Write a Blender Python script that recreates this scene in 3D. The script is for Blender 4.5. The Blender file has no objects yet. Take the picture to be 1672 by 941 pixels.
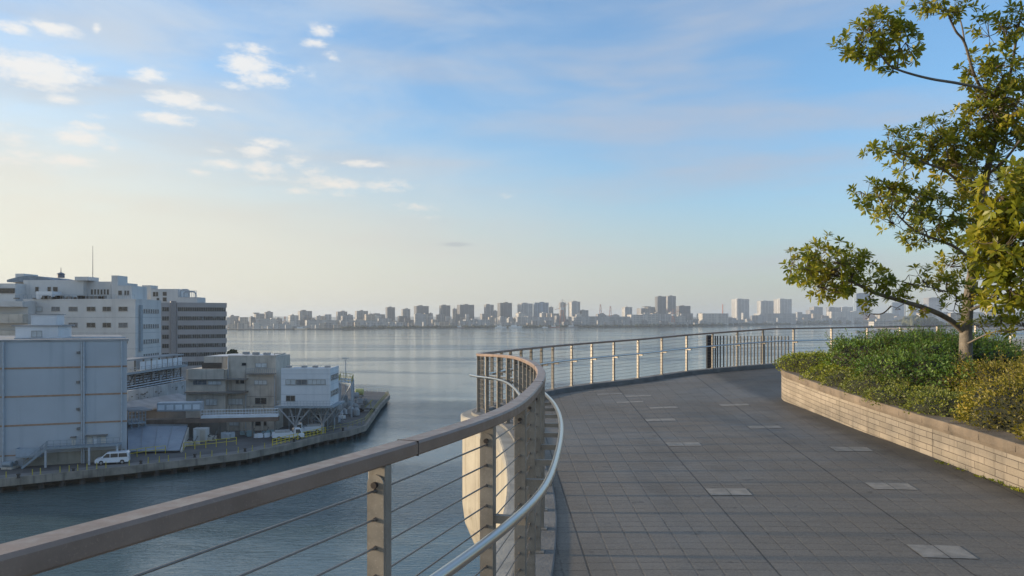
import bpy, bmesh, math, random
import numpy as np
from mathutils import Vector, Matrix, noise as mnoise
from math import sin, cos, pi, sqrt, atan2, radians as R

S = bpy.context.scene
C = S.collection
F = 1200.0; CX = 836.0; YH = 521.0          # focal length, centre column and horizon row measured in the photo
WATER_Z = -25.0; QUAY_Z = -23.0             # eye height is z = 0

# ---------------------------------------------------------------- camera
cam = bpy.data.objects.new("camera", bpy.data.cameras.new("camera")); C.objects.link(cam)
cam.rotation_euler = (R(90), 0, 0)
cam.data.sensor_width = 36; cam.data.lens = F / 1672 * 36
cam.data.shift_y = (YH - 470.5) / 1672
cam.data.clip_start = 0.05; cam.data.clip_end = 40000
S.camera = cam
# ---------------------------------------------------------------- light
SUN_EL, SUN_AZ = 9.5, -85.0               # azimuth clockwise from +Y
S.view_settings.view_transform = 'Standard'; S.view_settings.look = 'None'
S.view_settings.gamma = 1; S.view_settings.use_curve_mapping = False
EXPO = 1.12
S.view_settings.exposure = EXPO
S.cycles.use_denoising = True
S.cycles.max_bounces = 6; S.cycles.transparent_max_bounces = 8; S.cycles.volume_bounces = 0
S.cycles.sample_clamp_indirect = 4
sd = Vector((sin(R(SUN_AZ)) * cos(R(SUN_EL)), cos(R(SUN_AZ)) * cos(R(SUN_EL)), sin(R(SUN_EL))))
sun = bpy.data.objects.new("sun", bpy.data.lights.new("sun", 'SUN')); C.objects.link(sun)
sun.data.energy = 2.9; sun.data.angle = R(3.5); sun.data.color = (1.0, 0.80, 0.56)
sun.rotation_euler = sd.to_track_quat('Z', 'Y').to_euler()

class G:                                    # tiny node-graph helper
    def __init__(s, tree): s.t = tree; s.n = tree.nodes; s.l = tree.links
    def new(s, kind, **kw):
        x = s.n.new(kind)
        for k, v in kw.items(): setattr(x, k, v)
        return x
    def put(s, sock, v):
        if isinstance(v, bpy.types.NodeSocket): s.l.new(v, sock)
        elif v is not None:
            if hasattr(sock.default_value, '__len__') and hasattr(v, '__len__') and len(v) == 3 and len(sock.default_value) == 4: v = (*v, 1)
            sock.default_value = v
    def m(s, op, a, b=None, c=None, clamp=False):
        x = s.new('ShaderNodeMath', operation=op, use_clamp=clamp)
        for i, v in enumerate((a, b, c)):
            if v is not None: s.put(x.inputs[i], v)
        return x.outputs[0]
    def vm(s, op, a, b=None, out=0):
        x = s.new('ShaderNodeVectorMath', operation=op)
        s.put(x.inputs[0], a)
        if b is not None: s.put(x.inputs[1], b)
        return x.outputs[out]
    def scale(s, v, k):
        x = s.new('ShaderNodeVectorMath', operation='MULTIPLY'); s.put(x.inputs[0], v); x.inputs[1].default_value = k; return x.outputs[0]
    def mix(s, f, a, b, mode='MIX'):
        x = s.new('ShaderNodeMix', data_type='RGBA', blend_type=mode)
        s.put(x.inputs[0], f); s.put(x.inputs[6], a); s.put(x.inputs[7], b); return x.outputs[2]
    def noise(s, vec, sc, det=3, rough=.55, out=0, dist=0):
        x = s.new('ShaderNodeTexNoise'); s.put(x.inputs['Vector'], vec); x.inputs['Scale'].default_value = sc
        x.inputs['Detail'].default_value = det; x.inputs['Roughness'].default_value = rough; x.inputs['Distortion'].default_value = dist
        return x.outputs[out]
    def ramp(s, f, stops, interp='LINEAR'):
        x = s.new('ShaderNodeValToRGB'); s.put(x.inputs[0], f); e = x.color_ramp.elements; x.color_ramp.interpolation = interp
        while len(e) < len(stops): e.new(0.5)
        for i, (p, c) in enumerate(stops):
            e[i].position = p; e[i].color = (*c, 1) if hasattr(c, '__len__') else (c, c, c, 1)
        return x.outputs[0]
    def rng(s, v, a, b, c, d, smooth=True):
        x = s.new('ShaderNodeMapRange'); x.interpolation_type = 'SMOOTHSTEP' if smooth else 'LINEAR'
        for i, k in enumerate((v, a, b, c, d)): s.put(x.inputs[i], k)
        return x.outputs[0]
    def sep(s, v):
        x = s.new('ShaderNodeSeparateXYZ'); s.put(x.inputs[0], v); return x.outputs
    def comb(s, a, b, c=0.0):
        x = s.new('ShaderNodeCombineXYZ'); s.put(x.inputs[0], a); s.put(x.inputs[1], b); s.put(x.inputs[2], c); return x.outputs[0]

# ---------------------------------------------------------------- sky with clouds
W = bpy.data.worlds.new("World"); S.world = W; W.use_nodes = True
g = G(W.node_tree); bg = g.n['Background']
sky = g.new('ShaderNodeTexSky', sky_type='NISHITA', sun_disc=False)
sky.sun_elevation = R(SUN_EL); sky.sun_rotation = R(SUN_AZ); sky.altitude = 0
sky.air_density = 1.0; sky.dust_density = 1.6; sky.ozone_density = 3.0
tc = g.new('ShaderNodeTexCoord').outputs['Generated']
dx, dy, dz = g.sep(g.vm('NORMALIZE', tc))
az = g.m('ARCTAN2', dx, dy)
el = g.m('ARCSINE', dz)
zc = g.m('MAXIMUM', dz, 0.03)
flat = g.comb(g.m('DIVIDE', dx, zc), g.m('DIVIDE', dy, zc))         # a high flat layer seen in perspective
ae = g.comb(az, el)
# thin cirrus veils
rot = g.new('ShaderNodeMapping'); g.put(rot.inputs[0], ae); rot.inputs['Rotation'].default_value = (0, 0, R(-16)); rot.inputs['Scale'].default_value = (1.5, 9, 1)
v1 = g.noise(rot.outputs[0], 1.5, 4, .5, dist=.3)
veil = g.rng(v1, .40, .66, 0, 1)
rot2 = g.new('ShaderNodeMapping'); g.put(rot2.inputs[0], ae); rot2.inputs['Rotation'].default_value = (0, 0, R(-20)); rot2.inputs['Scale'].default_value = (5, 26, 1)
v2 = g.noise(rot2.outputs[0], 1.3, 5, .55)
veil = g.m('MULTIPLY', veil, g.rng(v2, .25, .8, .55, 1))
# small fair-weather clouds at their bearings
SKY_PUFFS = [(30,47,34,9,.9),(85,47,48,10,.95),(158,47,8,8,.7),(60,117,92,24,1.15),(10,105,40,16,.9),(100,162,32,7,.6),(243,123,30,11,.85),
 (283,162,48,12,1),(272,194,46,10,.9),(345,176,34,5,.45),(405,106,44,15,1.05),(437,130,42,12,.95),(412,79,36,8,.7),(380,140,22,6,.4),
 (522,50,22,9,.7),(513,71,20,7,.65),(543,92,16,9,.55),(485,118,26,8,.35),(138,205,30,8,.75),(130,226,48,13,.95),(182,241,16,7,.55),(118,264,48,10,.75),(155,190,22,5,.5),
 (433,233,34,8,.75),(418,248,28,11,.85),(362,268,36,8,.75),(432,274,34,12,.7),(325,281,20,5,.55),(485,262,24,14,.5),(438,290,26,6,.5),(355,246,20,6,.4),
 (597,268,40,6,.6),(510,280,24,10,.4),(548,300,56,11,.65),(486,312,34,6,.5),(625,303,46,9,.45),(545,318,40,6,.45),(680,338,38,7,.55),(708,355,26,5,.3),
 (828,321,12,4,.35),(20,228,34,20,.4),(25,250,60,22,.25)]
cn = g.noise(g.scale(ae, (1, 2.3, 1)), 58, 8, .66)
cn2 = g.noise(g.scale(ae, (1, 2.4, 1)), 15, 3, .5)
wob = g.m('ADD', g.m('MULTIPLY', g.m('SUBTRACT', cn, .5), 2.4), g.m('MULTIPLY', g.m('SUBTRACT', cn2, .5), 1.5))
tot = None
for px, py, rx, ry, st in SKY_PUFFS:
    u = (px - CX) / F; a0 = math.atan(u); e0 = math.atan((YH - py) / F / sqrt(1 + u * u))
    ra = rx / F / (1 + u * u) * 1.35; re = ry / F / sqrt(1 + u * u) * 1.4
    q = g.vm('LENGTH', g.scale(g.vm('SUBTRACT', ae, (a0, e0, 0)), (1 / ra, 1 / re, 0)), out=1)
    k = g.m('MULTIPLY', g.m('SUBTRACT', 1.0, q), st)
    tot = k if tot is None else g.m('MAXIMUM', tot, k)
puff = g.rng(g.m('ADD', g.m('MINIMUM', tot, .75), g.m('MULTIPLY', wob, .62)), -.02, .82, 0, 1)
puff = g.m('MULTIPLY', puff, g.rng(tot, -.35, .25, 0, 1))
# one thin grey cloud bar low over the bay
u = (745 - CX) / F; q = g.vm('LENGTH', g.scale(g.vm('SUBTRACT', ae, (math.atan(u), (YH - 400) / F, 0)), (F / 34, F / 5, 0)), out=1)
bar = g.m('MULTIPLY', g.rng(g.m('ADD', q, g.m('MULTIPLY', wob, .3)), .3, 1.1, 1, 0), .35)
horizon = g.rng(el, 0.0, .30, 1, 0)
SKY_STR = .14
skc = g.vm('MULTIPLY', sky.outputs[0], (.86, 1.03, 1.10))
wht = lambda c: tuple(k / SKY_STR / 2 ** EXPO for k in c)        # brightness as it reads in the picture
left = g.rng(az, -.65, .45, 1, 0)                                   # air is brighter towards the low sun
col = g.mix(g.rng(veil, 0, 1, .10, .90, False), skc, wht((.45, .53, .66)))
v3 = g.noise(g.scale(ae, (1.6, 4.5, 1)), 2.2, 5, .6, dist=.5)
col = g.mix(g.m('MULTIPLY', g.rng(v3, .38, .68, .1, .62), left), col, wht((.66, .73, .80)))
hazecol = g.mix(left, wht((.58, .59, .56)), wht((.88, .82, .67)))
low = g.m('POWER', g.rng(g.m('SUBTRACT', el, g.m('MULTIPLY', left, .13)), -.02, .25, 1, 0), 1.2)
col = g.mix(g.m('MULTIPLY', low, .80), col, hazecol)
col = g.mix(g.m('MULTIPLY', puff, .86), col, g.mix(g.rng(el, .05, .3, 0, 1), wht((.88, .80, .70)), wht((.93, .91, .88))))
col = g.mix(bar, col, wht((.34, .38, .46)))
g.put(bg.inputs[0], col); bg.inputs[1].default_value = SKY_STR

# ---------------------------------------------------------------- placing helpers
def at(px, py, z):
    "point at height z seen at photo pixel (px, py)"
    t = -z * F / (py - YH); return Vector(((px - CX) / F * t, t, z))
def atY(px, py, Y): return Vector(((px - CX) / F * Y, Y, -(py - YH) / F * Y))
def gx(x): return x if x < 8 else 8 + .1 * (x - 8)
def deck_z(x, y): return -1.554 - .019 * y + .0028 * y * gx(x) if y > 0 else -1.554 - .019 * y
def on_deck(px, py, h=0.0):
    u = (px - CX) / F; v = (py - YH) / F; t = 5.0
    for _ in range(60):
        z = deck_z(u * t, t) + h; t2 = -z / v; t = t * .5 + t2 * .5
    return Vector((u * t, t, deck_z(u * t, t)))

# ---------------------------------------------------------------- objects
WP = {}
def tag(o, label=None, cat=None, group=None, kind=None):
    if label: o['label'] = label
    if cat: o['category'] = cat
    if group: o['group'] = group
    if kind: o['kind'] = kind
    return o
def thing(name, loc, label, cat, group=None):
    o = bpy.data.objects.new(name, None); C.objects.link(o); o.location = loc; o.empty_display_size = .2
    WP[o] = Vector(loc); return tag(o, label, cat, group)
class MB:
    def __init__(s): s.v = []; s.f = []; s.uv = None
    def add(s, vs, fs):
        n = len(s.v); s.v += [tuple(p) for p in vs]; s.f += [tuple(i + n for i in q) for q in fs]; return s
    def box(s, c, size, rz=0, M=None):
        hx, hy, hz = (k / 2 for k in size); cr, sr = cos(rz), sin(rz); out = []
        for x, y, z in ((-1,-1,-1),(1,-1,-1),(1,1,-1),(-1,1,-1),(-1,-1,1),(1,-1,1),(1,1,1),(-1,1,1)):
            x *= hx; y *= hy; z *= hz
            out.append((c[0] + x * cr - y * sr, c[1] + x * sr + y * cr, c[2] + z))
        return s.add(out, ((0,3,2,1),(4,5,6,7),(0,1,5,4),(1,2,6,5),(2,3,7,6),(3,0,4,7)))
    def hexa(s, b, t):
        return s.add(list(b) + list(t), ((0,3,2,1),(4,5,6,7),(0,1,5,4),(1,2,6,5),(2,3,7,6),(3,0,4,7)))
    def prism(s, foot, z0, z1):
        n = len(foot)
        return s.add([(p[0], p[1], z0) for p in foot] + [(p[0], p[1], z1) for p in foot],
                     [tuple(range(n))[::-1], tuple(range(n, 2 * n))] + [(i, (i + 1) % n, n + (i + 1) % n, n + i) for i in range(n)])
    def beam(s, a, b, w, h):
        a, b = Vector(a), Vector(b); d = (b - a).normalized(); up = Vector((0, 0, 1))
        if abs(d.z) > .95: up = Vector((0, 1, 0))
        sx = d.cross(up).normalized() * w / 2; sz = sx.cross(d).normalized() * h / 2
        return s.hexa([a - sx - sz, a + sx - sz, b + sx - sz, b - sx - sz], [a - sx + sz, a + sx + sz, b + sx + sz, b - sx + sz])
    def tube(s, pts, r, n=8, caps=True):
        pts = [Vector(p) for p in pts]; m = len(pts); rr = r if hasattr(r, '__len__') else [r] * m
        base = len(s.v); prev = None
        for i, p in enumerate(pts):
            d = (pts[min(i + 1, m - 1)] - pts[max(i - 1, 0)]).normalized()
            if prev is None: prev = d.cross(Vector((0, 0, 1)) if abs(d.z) < .9 else Vector((0, 1, 0))).normalized()
            a = (prev - d * prev.dot(d)).normalized(); b = d.cross(a); prev = a
            for k in range(n):
                t = 2 * pi * k / n; s.v.append(tuple(p + (a * cos(t) + b * sin(t)) * rr[i]))
        for i in range(m - 1):
            for k in range(n):
                k2 = (k + 1) % n; s.f.append((base + i * n + k, base + i * n + k2, base + (i + 1) * n + k2, base + (i + 1) * n + k))
        if caps: s.f.append(tuple(base + k for k in range(n))[::-1]); s.f.append(tuple(base + (m - 1) * n + k for k in range(n)))
        return s
    def lathe(s, c, prof, n=16, sx=1, sy=1):
        base = len(s.v)
        for r, z in prof:
            for k in range(n):
                t = 2 * pi * k / n; s.v.append((c[0] + r * cos(t) * sx, c[1] + r * sin(t) * sy, c[2] + z))
        for i in range(len(prof) - 1):
            for k in range(n):
                k2 = (k + 1) % n; s.f.append((base + i * n + k, base + i * n + k2, base + (i + 1) * n + k2, base + (i + 1) * n + k))
        s.f.append(tuple(base + k for k in range(n))[::-1]); s.f.append(tuple(base + (len(prof) - 1) * n + k for k in range(n))); return s
    def build(s, name, mat, parent=None, smooth=False, origin=None, bevel=0):
        me = bpy.data.meshes.new(name); off = WP.get(parent, Vector(origin) if origin is not None else Vector((0, 0, 0)))
        me.from_pydata([(p[0] - off[0], p[1] - off[1], p[2] - off[2]) for p in s.v], [], s.f)
        if mat: me.materials.append(mat)
        if s.uv:
            ul = me.uv_layers.new(name="UVMap")
            for li, lp in enumerate(me.loops): ul.data[li].uv = s.uv[lp.vertex_index]
        me.update()
        if smooth: me.polygons.foreach_set('use_smooth', [True] * len(me.polygons))
        o = bpy.data.objects.new(name, me); C.objects.link(o)
        if parent: o.parent = parent
        else: o.location = off
        if bevel:
            b = o.modifiers.new("bevel", 'BEVEL'); b.width = bevel; b.segments = 2; b.limit_method = 'ANGLE'
        WP[o] = off; return o
def copy_tree(o, parent=None):
    c = o.copy(); C.objects.link(c)
    if parent: c.parent = parent
    WP[c] = WP.get(o, Vector())
    for ch in list(o.children): copy_tree(ch, c)
    return c

# ---------------------------------------------------------------- materials
MATS = {}
def mat(name, col, rough=.6, metal=0.0, var=.15, vs=2.0, bump=0.0, bs=20, streak=0.0, dirt=None, spec=.5, coat=0, scuff=0):
    if name in MATS: return MATS[name]
    m = bpy.data.materials.new(name); m.use_nodes = True; g = G(m.node_tree); b = g.n['Principled BSDF']; MATS[name] = m
    oc = g.new('ShaderNodeTexCoord').outputs['Object']
    c = col
    if var:
        f = g.noise(oc, vs, 5, .6)
        lo = tuple(k * (1 - var) for k in col); hi = tuple(min(1, k * (1 + var)) for k in col)
        c = g.mix(g.rng(f, .3, .7, 0, 1), lo, hi)
    if streak:
        f = g.noise(g.scale(oc, (1, 1, .07)), vs * 3, 4, .6)
        c = g.mix(g.m('MULTIPLY', g.rng(f, .5, .75, 0, 1), streak), c, dirt or tuple(k * .35 for k in col))
        f = g.noise(oc, vs * .35, 4, .65)
        c = g.mix(g.m('MULTIPLY', g.rng(f, .5, .8, 0, 1), streak * .7), c, dirt or tuple(k * .45 for k in col))
    g.put(b.inputs['Base Color'], c); b.inputs['Roughness'].default_value = rough; b.inputs['Metallic'].default_value = metal
    b.inputs['Specular IOR Level'].default_value = spec; b.inputs['Coat Weight'].default_value = coat
    if var: g.put(b.inputs['Roughness'], g.rng(g.noise(oc, vs * 4, 3), .3, .7, max(.02, rough - .1), min(1, rough + .1)))
    if scuff:
        f = g.noise(g.scale(oc, (9, 9, 9)), 14, 6, .75); c = g.mix(g.rng(f, .54, .66, 0, scuff), c, tuple(min(1, k * 2.2) for k in col)); f2 = g.noise(oc, 4, 6, .7); c = g.mix(g.rng(f2, .5, .7, 0, scuff), c, tuple(k * .5 for k in col)); g.put(b.inputs['Base Color'], c)
    if bump:
        bp = g.new('ShaderNodeBump'); bp.inputs['Strength'].default_value = bump; bp.inputs['Distance'].default_value = .02
        g.put(bp.inputs['Height'], g.noise(oc, bs, 5, .6)); g.put(b.inputs['Normal'], bp.outputs[0])
    return m
# ================================================================ water and promenade
def water_mat():
    m = bpy.data.materials.new("water"); m.use_nodes = True; g = G(m.node_tree); b = g.n['Principled BSDF']
    oc = g.new('ShaderNodeTexCoord').outputs['Object']
    b.inputs['Base Color'].default_value = (.060, .098, .102, 1); b.inputs['IOR'].default_value = 1.5
    big = g.noise(g.scale(oc, (.0035, .012, 1)), 1.0, 4, .6, dist=.8)     # slicks: calm and ruffled lanes
    lane = g.rng(big, .46, .70, 0, 1)
    g.put(b.inputs['Roughness'], g.rng(lane, 0, 1, .05, .12, False))
    w1 = g.noise(g.scale(oc, (.5, 1.7, 1)), 1.0, 4, .6, dist=.6)
    w2 = g.noise(g.scale(oc, (.12, .22, 1)), 1.0, 3, .5, dist=.4)
    w3 = g.noise(g.scale(oc, (2.2, 4.2, 1)), 1.0, 2, .5)
    h = g.m('ADD', g.m('ADD', g.m('MULTIPLY', w1, .95), g.m('MULTIPLY', w2, .9)), g.m('MULTIPLY', w3, .32))
    h = g.m('MULTIPLY', h, g.rng(lane, 0, 1, .13, 1.0, False))
    bp = g.new('ShaderNodeBump'); bp.inputs['Strength'].default_value = .9; bp.inputs['Distance'].default_value = .46
    g.put(bp.inputs['Height'], h); g.put(b.inputs['Normal'], bp.outputs[0]); return m
wm = MB().add([(-9000, -600, WATER_Z), (9500, -600, WATER_Z), (9500, 9500, WATER_Z), (-9000, 9500, WATER_Z)], [(0, 1, 2, 3)])
tag(wm.build("water", water_mat()), kind='structure')

# ---- railing line in plan, from the bank end near the camera round the bulge to the far right
NEAR = [(-2.6, -2.6), (-1.75, -.75)]
near_px = [(0, 898), (620, 733), (794, 680), (849, 653), (884, 612), (873, 593)]
for q in near_px:
    p = on_deck(*q, h=1.2); NEAR.append((p.x, p.y))
NEAR += [(.06, 11.2), (-.28, 12.6), (-.60, 13.3), (-.66, 13.85), (-.42, 14.6), (.10, 16.2)]
for q in [(903, 644), (967, 634), (1042, 625), (1121, 613), (1204, 605), (1290, 599.5)]:
    p = on_deck(*q); NEAR.append((p.x, p.y + .08))
NEAR += [(11.2, 23.9), (14.2, 25.4), (17.6, 27.3), (22, 29.5), (28, 32)]
def catmull(P, n=24):
    out = []; P = [Vector((*p, 0)) for p in P]
    for i in range(1, len(P) - 2):
        a, b, c, d = P[i-1:i+3]
        for k in range(n):
            t = k / n; out.append(.5 * ((2*b) + (c-a)*t + (2*a-5*b+4*c-d)*t*t + (3*b-a-3*c+d)*t**3))
    out.append(P[-2]); return out
raw = catmull(NEAR)
def resample(P, step):
    L = [0]
    for i in range(1, len(P)): L.append(L[-1] + (P[i] - P[i-1]).length)
    n = max(2, int(L[-1] / step)); out = []; j = 0
    for k in range(n + 1):
        s = L[-1] * k / n
        while j < len(P) - 2 and L[j+1] < s: j += 1
        out.append(P[j].lerp(P[j+1], min(1, max(0, (s - L[j]) / max(1e-9, L[j+1] - L[j])))))
    return out, L[-1] / n
PATH, DS = resample(raw, .06)
PATH = [Vector((p.x, p.y, 0)) for p in PATH]
for _ in range(60): PATH = [PATH[0]] + [(PATH[i-1] + PATH[i] * 2 + PATH[i+1]) / 4 for i in range(1, len(PATH) - 1)] + [PATH[-1]]
def normals(P):
    out = []
    for i in range(len(P)):
        d = (P[min(i+1, len(P)-1)] - P[max(i-1, 0)]).normalized(); out.append(Vector((-d.y, d.x, 0)))
    return out
NRM = normals(PATH)                                  # towards the water
def kerb_h(y): t = min(1, max(0, (y - 8) / 5)); return .2 + .8 * t * t * (3 - 2 * t)
def sweep(path, nrm, prof, zf, closed=True, step=1, lift=False):
    mb = MB(); mb.uv = []; n = len(prof); s = 0; idx = list(range(0, len(path), step))
    pl = [0]
    for a, b in zip(prof, prof[1:]): pl.append(pl[-1] + sqrt((a[0]-b[0])**2 + (a[1]-b[1])**2))
    for q, i in enumerate(idx):
        if q: s += (path[i] - path[idx[q-1]]).length
        z = zf(path[i].x, path[i].y); ks = kerb_h(path[i].y) if lift else 1
        for k, (o, dz) in enumerate(prof):
            if dz > 0: dz *= ks
            p = path[i] + nrm[i] * o; mb.v.append((p.x, p.y, z + dz)); mb.uv.append((s, pl[k]))
    for q in range(len(idx) - 1):
        for k in range(n if closed else n - 1):
            k2 = (k + 1) % n; mb.f.append((q*n+k, (q+1)*n+k, (q+1)*n+k2, q*n+k2))
    if closed:
        mb.f.append(tuple(range(n))); mb.f.append(tuple((len(idx)-1)*n + k for k in range(n))[::-1])
    return mb
# smooth edge profile for the slab
conc = mat("pale_concrete", (.42, .39, .33), .8, var=.16, vs=1.3, bump=.25, bs=30, streak=.55, dirt=(.13, .12, .10))
kerbm = mat("kerb_concrete", (.17, .165, .155), .85, var=.22, vs=2.2, bump=.35, bs=40, streak=.4, dirt=(.07, .066, .06))
ledge = mat("ledge_concrete", (.30, .285, .25), .8, var=.2, vs=2.0, bump=.3, bs=35, streak=.4, dirt=(.12, .11, .1))
prom_base = (0, 8, deck_z(0, 8))

def paving_mat():
    m = bpy.data.materials.new("paving"); m.use_nodes = True; g = G(m.node_tree); b = g.n['Principled BSDF']
    oc = g.new('ShaderNodeNewGeometry').outputs['Position']
    x, y, z = g.sep(g.vm('SUBTRACT', oc, (.5, -12, 0)))
    ang = g.m('ARCTAN2', x, y); rad = g.vm('LENGTH', g.comb(x, y), out=1)
    wl = g.noise(oc, .7, 2)
    uv = g.comb(g.m('MULTIPLY', ang, 16.6), g.m('ADD', rad, g.m('MULTIPLY', wl, .02)))
    def brick(off, bw, rh, mort, smooth=.3, bias=0):
        t = g.new('ShaderNodeTexBrick'); t.offset = off; t.offset_frequency = 2; t.squash = 1
        g.put(t.inputs['Vector'], uv); t.inputs['Scale'].default_value = 1; t.inputs['Mortar Size'].default_value = mort
        t.inputs['Mortar Smooth'].default_value = smooth; t.inputs['Brick Width'].default_value = bw; t.inputs['Row Height'].default_value = rh
        t.inputs['Bias'].default_value = bias
        t.inputs['Color1'].default_value = (.120, .108, .092, 1); t.inputs['Color2'].default_value = (.158, .143, .122, 1); t.inputs['Mortar'].default_value = (.034, .029, .023, 1)
        return t
    t = brick(0, .17, .15, .0075)
    cell = g.new('ShaderNodeTexWhiteNoise', noise_dimensions='2D')
    g.put(cell.inputs['Vector'], g.vm('FLOOR', g.scale(uv, (1/.17, 1/.15, 1))))
    c = g.mix(g.rng(g.noise(g.comb(g.m('MULTIPLY', ang, 3.0), g.m('MULTIPLY', rad, 7.0)), 1.0, 2), .35, .65, 0, .8), t.outputs['Color'], (.128, .115, .099))
    wide = brick(0, 1.19, 1e4, .008)                      # open joints that run on
    n1 = g.noise(oc, .45, 5, .65); n2 = g.noise(oc, 55, 4, .7); n3 = g.noise(g.scale(oc, (.5, 1.6, 1)), 1.4, 4, .6)
    c = g.mix(g.rng(n1, .3, .72, 0, .5), c, (.088, .075, .060))
    c = g.mix(g.rng(n3, .5, .8, 0, .45), c, (.18, .155, .125))
    c = g.mix(g.rng(n2, .30, .75, .0, .55), c, (.24, .21, .17))
    agg = g.noise(oc, 150, 2, .8); c = g.mix(g.rng(agg, .55, .75, 0, .5), c, (.33, .30, .26)); c = g.mix(g.rng(agg, .25, .42, .45, 0), c, (.035, .03, .026))
    gum = g.noise(oc, 7.0, 2, .4); c = g.mix(g.rng(gum, .70, .76, 0, .5), c, (.045, .040, .034))
    trk = g.noise(g.scale(oc, (1.3, .22, 1)), 1.0, 4, .6); c = g.mix(g.rng(trk, .52, .7, 0, .35), c, (.07, .06, .048))
    c = g.mix(g.m('MULTIPLY', wide.outputs['Fac'], .6), c, (.02, .018, .016))
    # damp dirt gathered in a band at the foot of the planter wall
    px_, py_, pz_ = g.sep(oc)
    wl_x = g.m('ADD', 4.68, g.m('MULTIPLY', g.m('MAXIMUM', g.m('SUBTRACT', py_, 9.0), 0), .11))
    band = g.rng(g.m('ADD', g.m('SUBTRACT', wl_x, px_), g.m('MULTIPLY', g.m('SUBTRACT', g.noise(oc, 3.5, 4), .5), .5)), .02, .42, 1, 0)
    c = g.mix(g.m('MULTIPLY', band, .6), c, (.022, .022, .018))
    g.put(b.inputs['Base Color'], c)
    g.put(b.inputs['Roughness'], g.rng(n1, .3, .7, .55, .78)); b.inputs['Specular IOR Level'].default_value = .35
    hh = g.m('ADD', g.m('MULTIPLY', g.m('SUBTRACT', 1, t.outputs['Fac']), .9), g.m('ADD', g.m('MULTIPLY', n2, .35), g.m('MULTIPLY', cell.outputs['Value'], .22)))
    bp = g.new('ShaderNodeBump'); bp.inputs['Strength'].default_value = .6; bp.inputs['Distance'].default_value = .006
    g.put(bp.inputs['Height'], hh); g.put(b.inputs['Normal'], bp.outputs[0]); return m
# deck sheet: a fine grid cut along the kerb
poly = [(p.x, p.y) for p in PATH] + [(40, 32), (40, -6), (-3, -6)]
pa = np.array(poly)
gxs = np.arange(-3, 30.01, .15); gys = np.arange(-4, 33.01, .15)
XX, YY = np.meshgrid((gxs[:-1] + gxs[1:]) / 2, (gys[:-1] + gys[1:]) / 2)
ins = np.zeros(XX.shape, bool)
x1, y1 = pa[:, 0], pa[:, 1]; x2, y2 = np.roll(x1, -1), np.roll(y1, -1)
for a, b_, c_, d_ in zip(x1, y1, x2, y2):
    if b_ == d_: continue
    cond = ((b_ > YY) != (d_ > YY)) & (XX < (c_ - a) * (YY - b_) / (d_ - b_) + a); ins ^= cond
mb = MB(); vid = {}
def vtx(i, j):
    if (i, j) not in vid: vid[(i, j)] = len(mb.v); mb.v.append((gxs[i], gys[j], deck_z(gxs[i], gys[j])))
    return vid[(i, j)]
for j in range(ins.shape[0]):
    for i in range(ins.shape[1]):
        if ins[j, i]: mb.f.append((vtx(i, j), vtx(i+1, j), vtx(i+1, j+1), vtx(i, j+1)))
prom = tag(mb.build("promenade", paving_mat(), smooth=True, origin=prom_base), kind='structure')
# pale stone pairs let into the paving
slabm = mat("pale_slab", (.235, .215, .185), .75, var=.2, vs=9, bump=.2, bs=60)
for px, py in [(994, 643.5), (1040, 647), (1022, 657), (1067, 687), (1092, 666), (1118, 727), (1207, 806), (1538, 904), (1207, 662), (1236, 698),
               (1386, 735), (1463, 796), (1190, 637), (1142, 717)]:
    p = on_deck(px, py); rad = sqrt((p.x - .5)**2 + (p.y + 12)**2); a0 = round(atan2(p.x - .5, p.y + 12) * 16.6 / .17) * .17 / 16.6; r0 = round(rad / .15) * .15
    if (px, py) in ((1142, 717), (1190, 637)): continue
    m = MB()
    for k in (-1, 0):
        q = []
        for da, dr in ((.003, .004), (.167, .004), (.167, .296), (.003, .296)):
            a = a0 + (k * .17 + da) / 16.6; r = r0 + dr - .15; X = .5 + r * sin(a); Y = -12 + r * cos(a); q.append((X, Y, deck_z(X, Y) + .004))
        m.add(q, [(0, 3, 2, 1)][::1])
        m.f[-1] = tuple(m.f[-1][::-1])
    m.build("paving_slab", slabm, prom)
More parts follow.
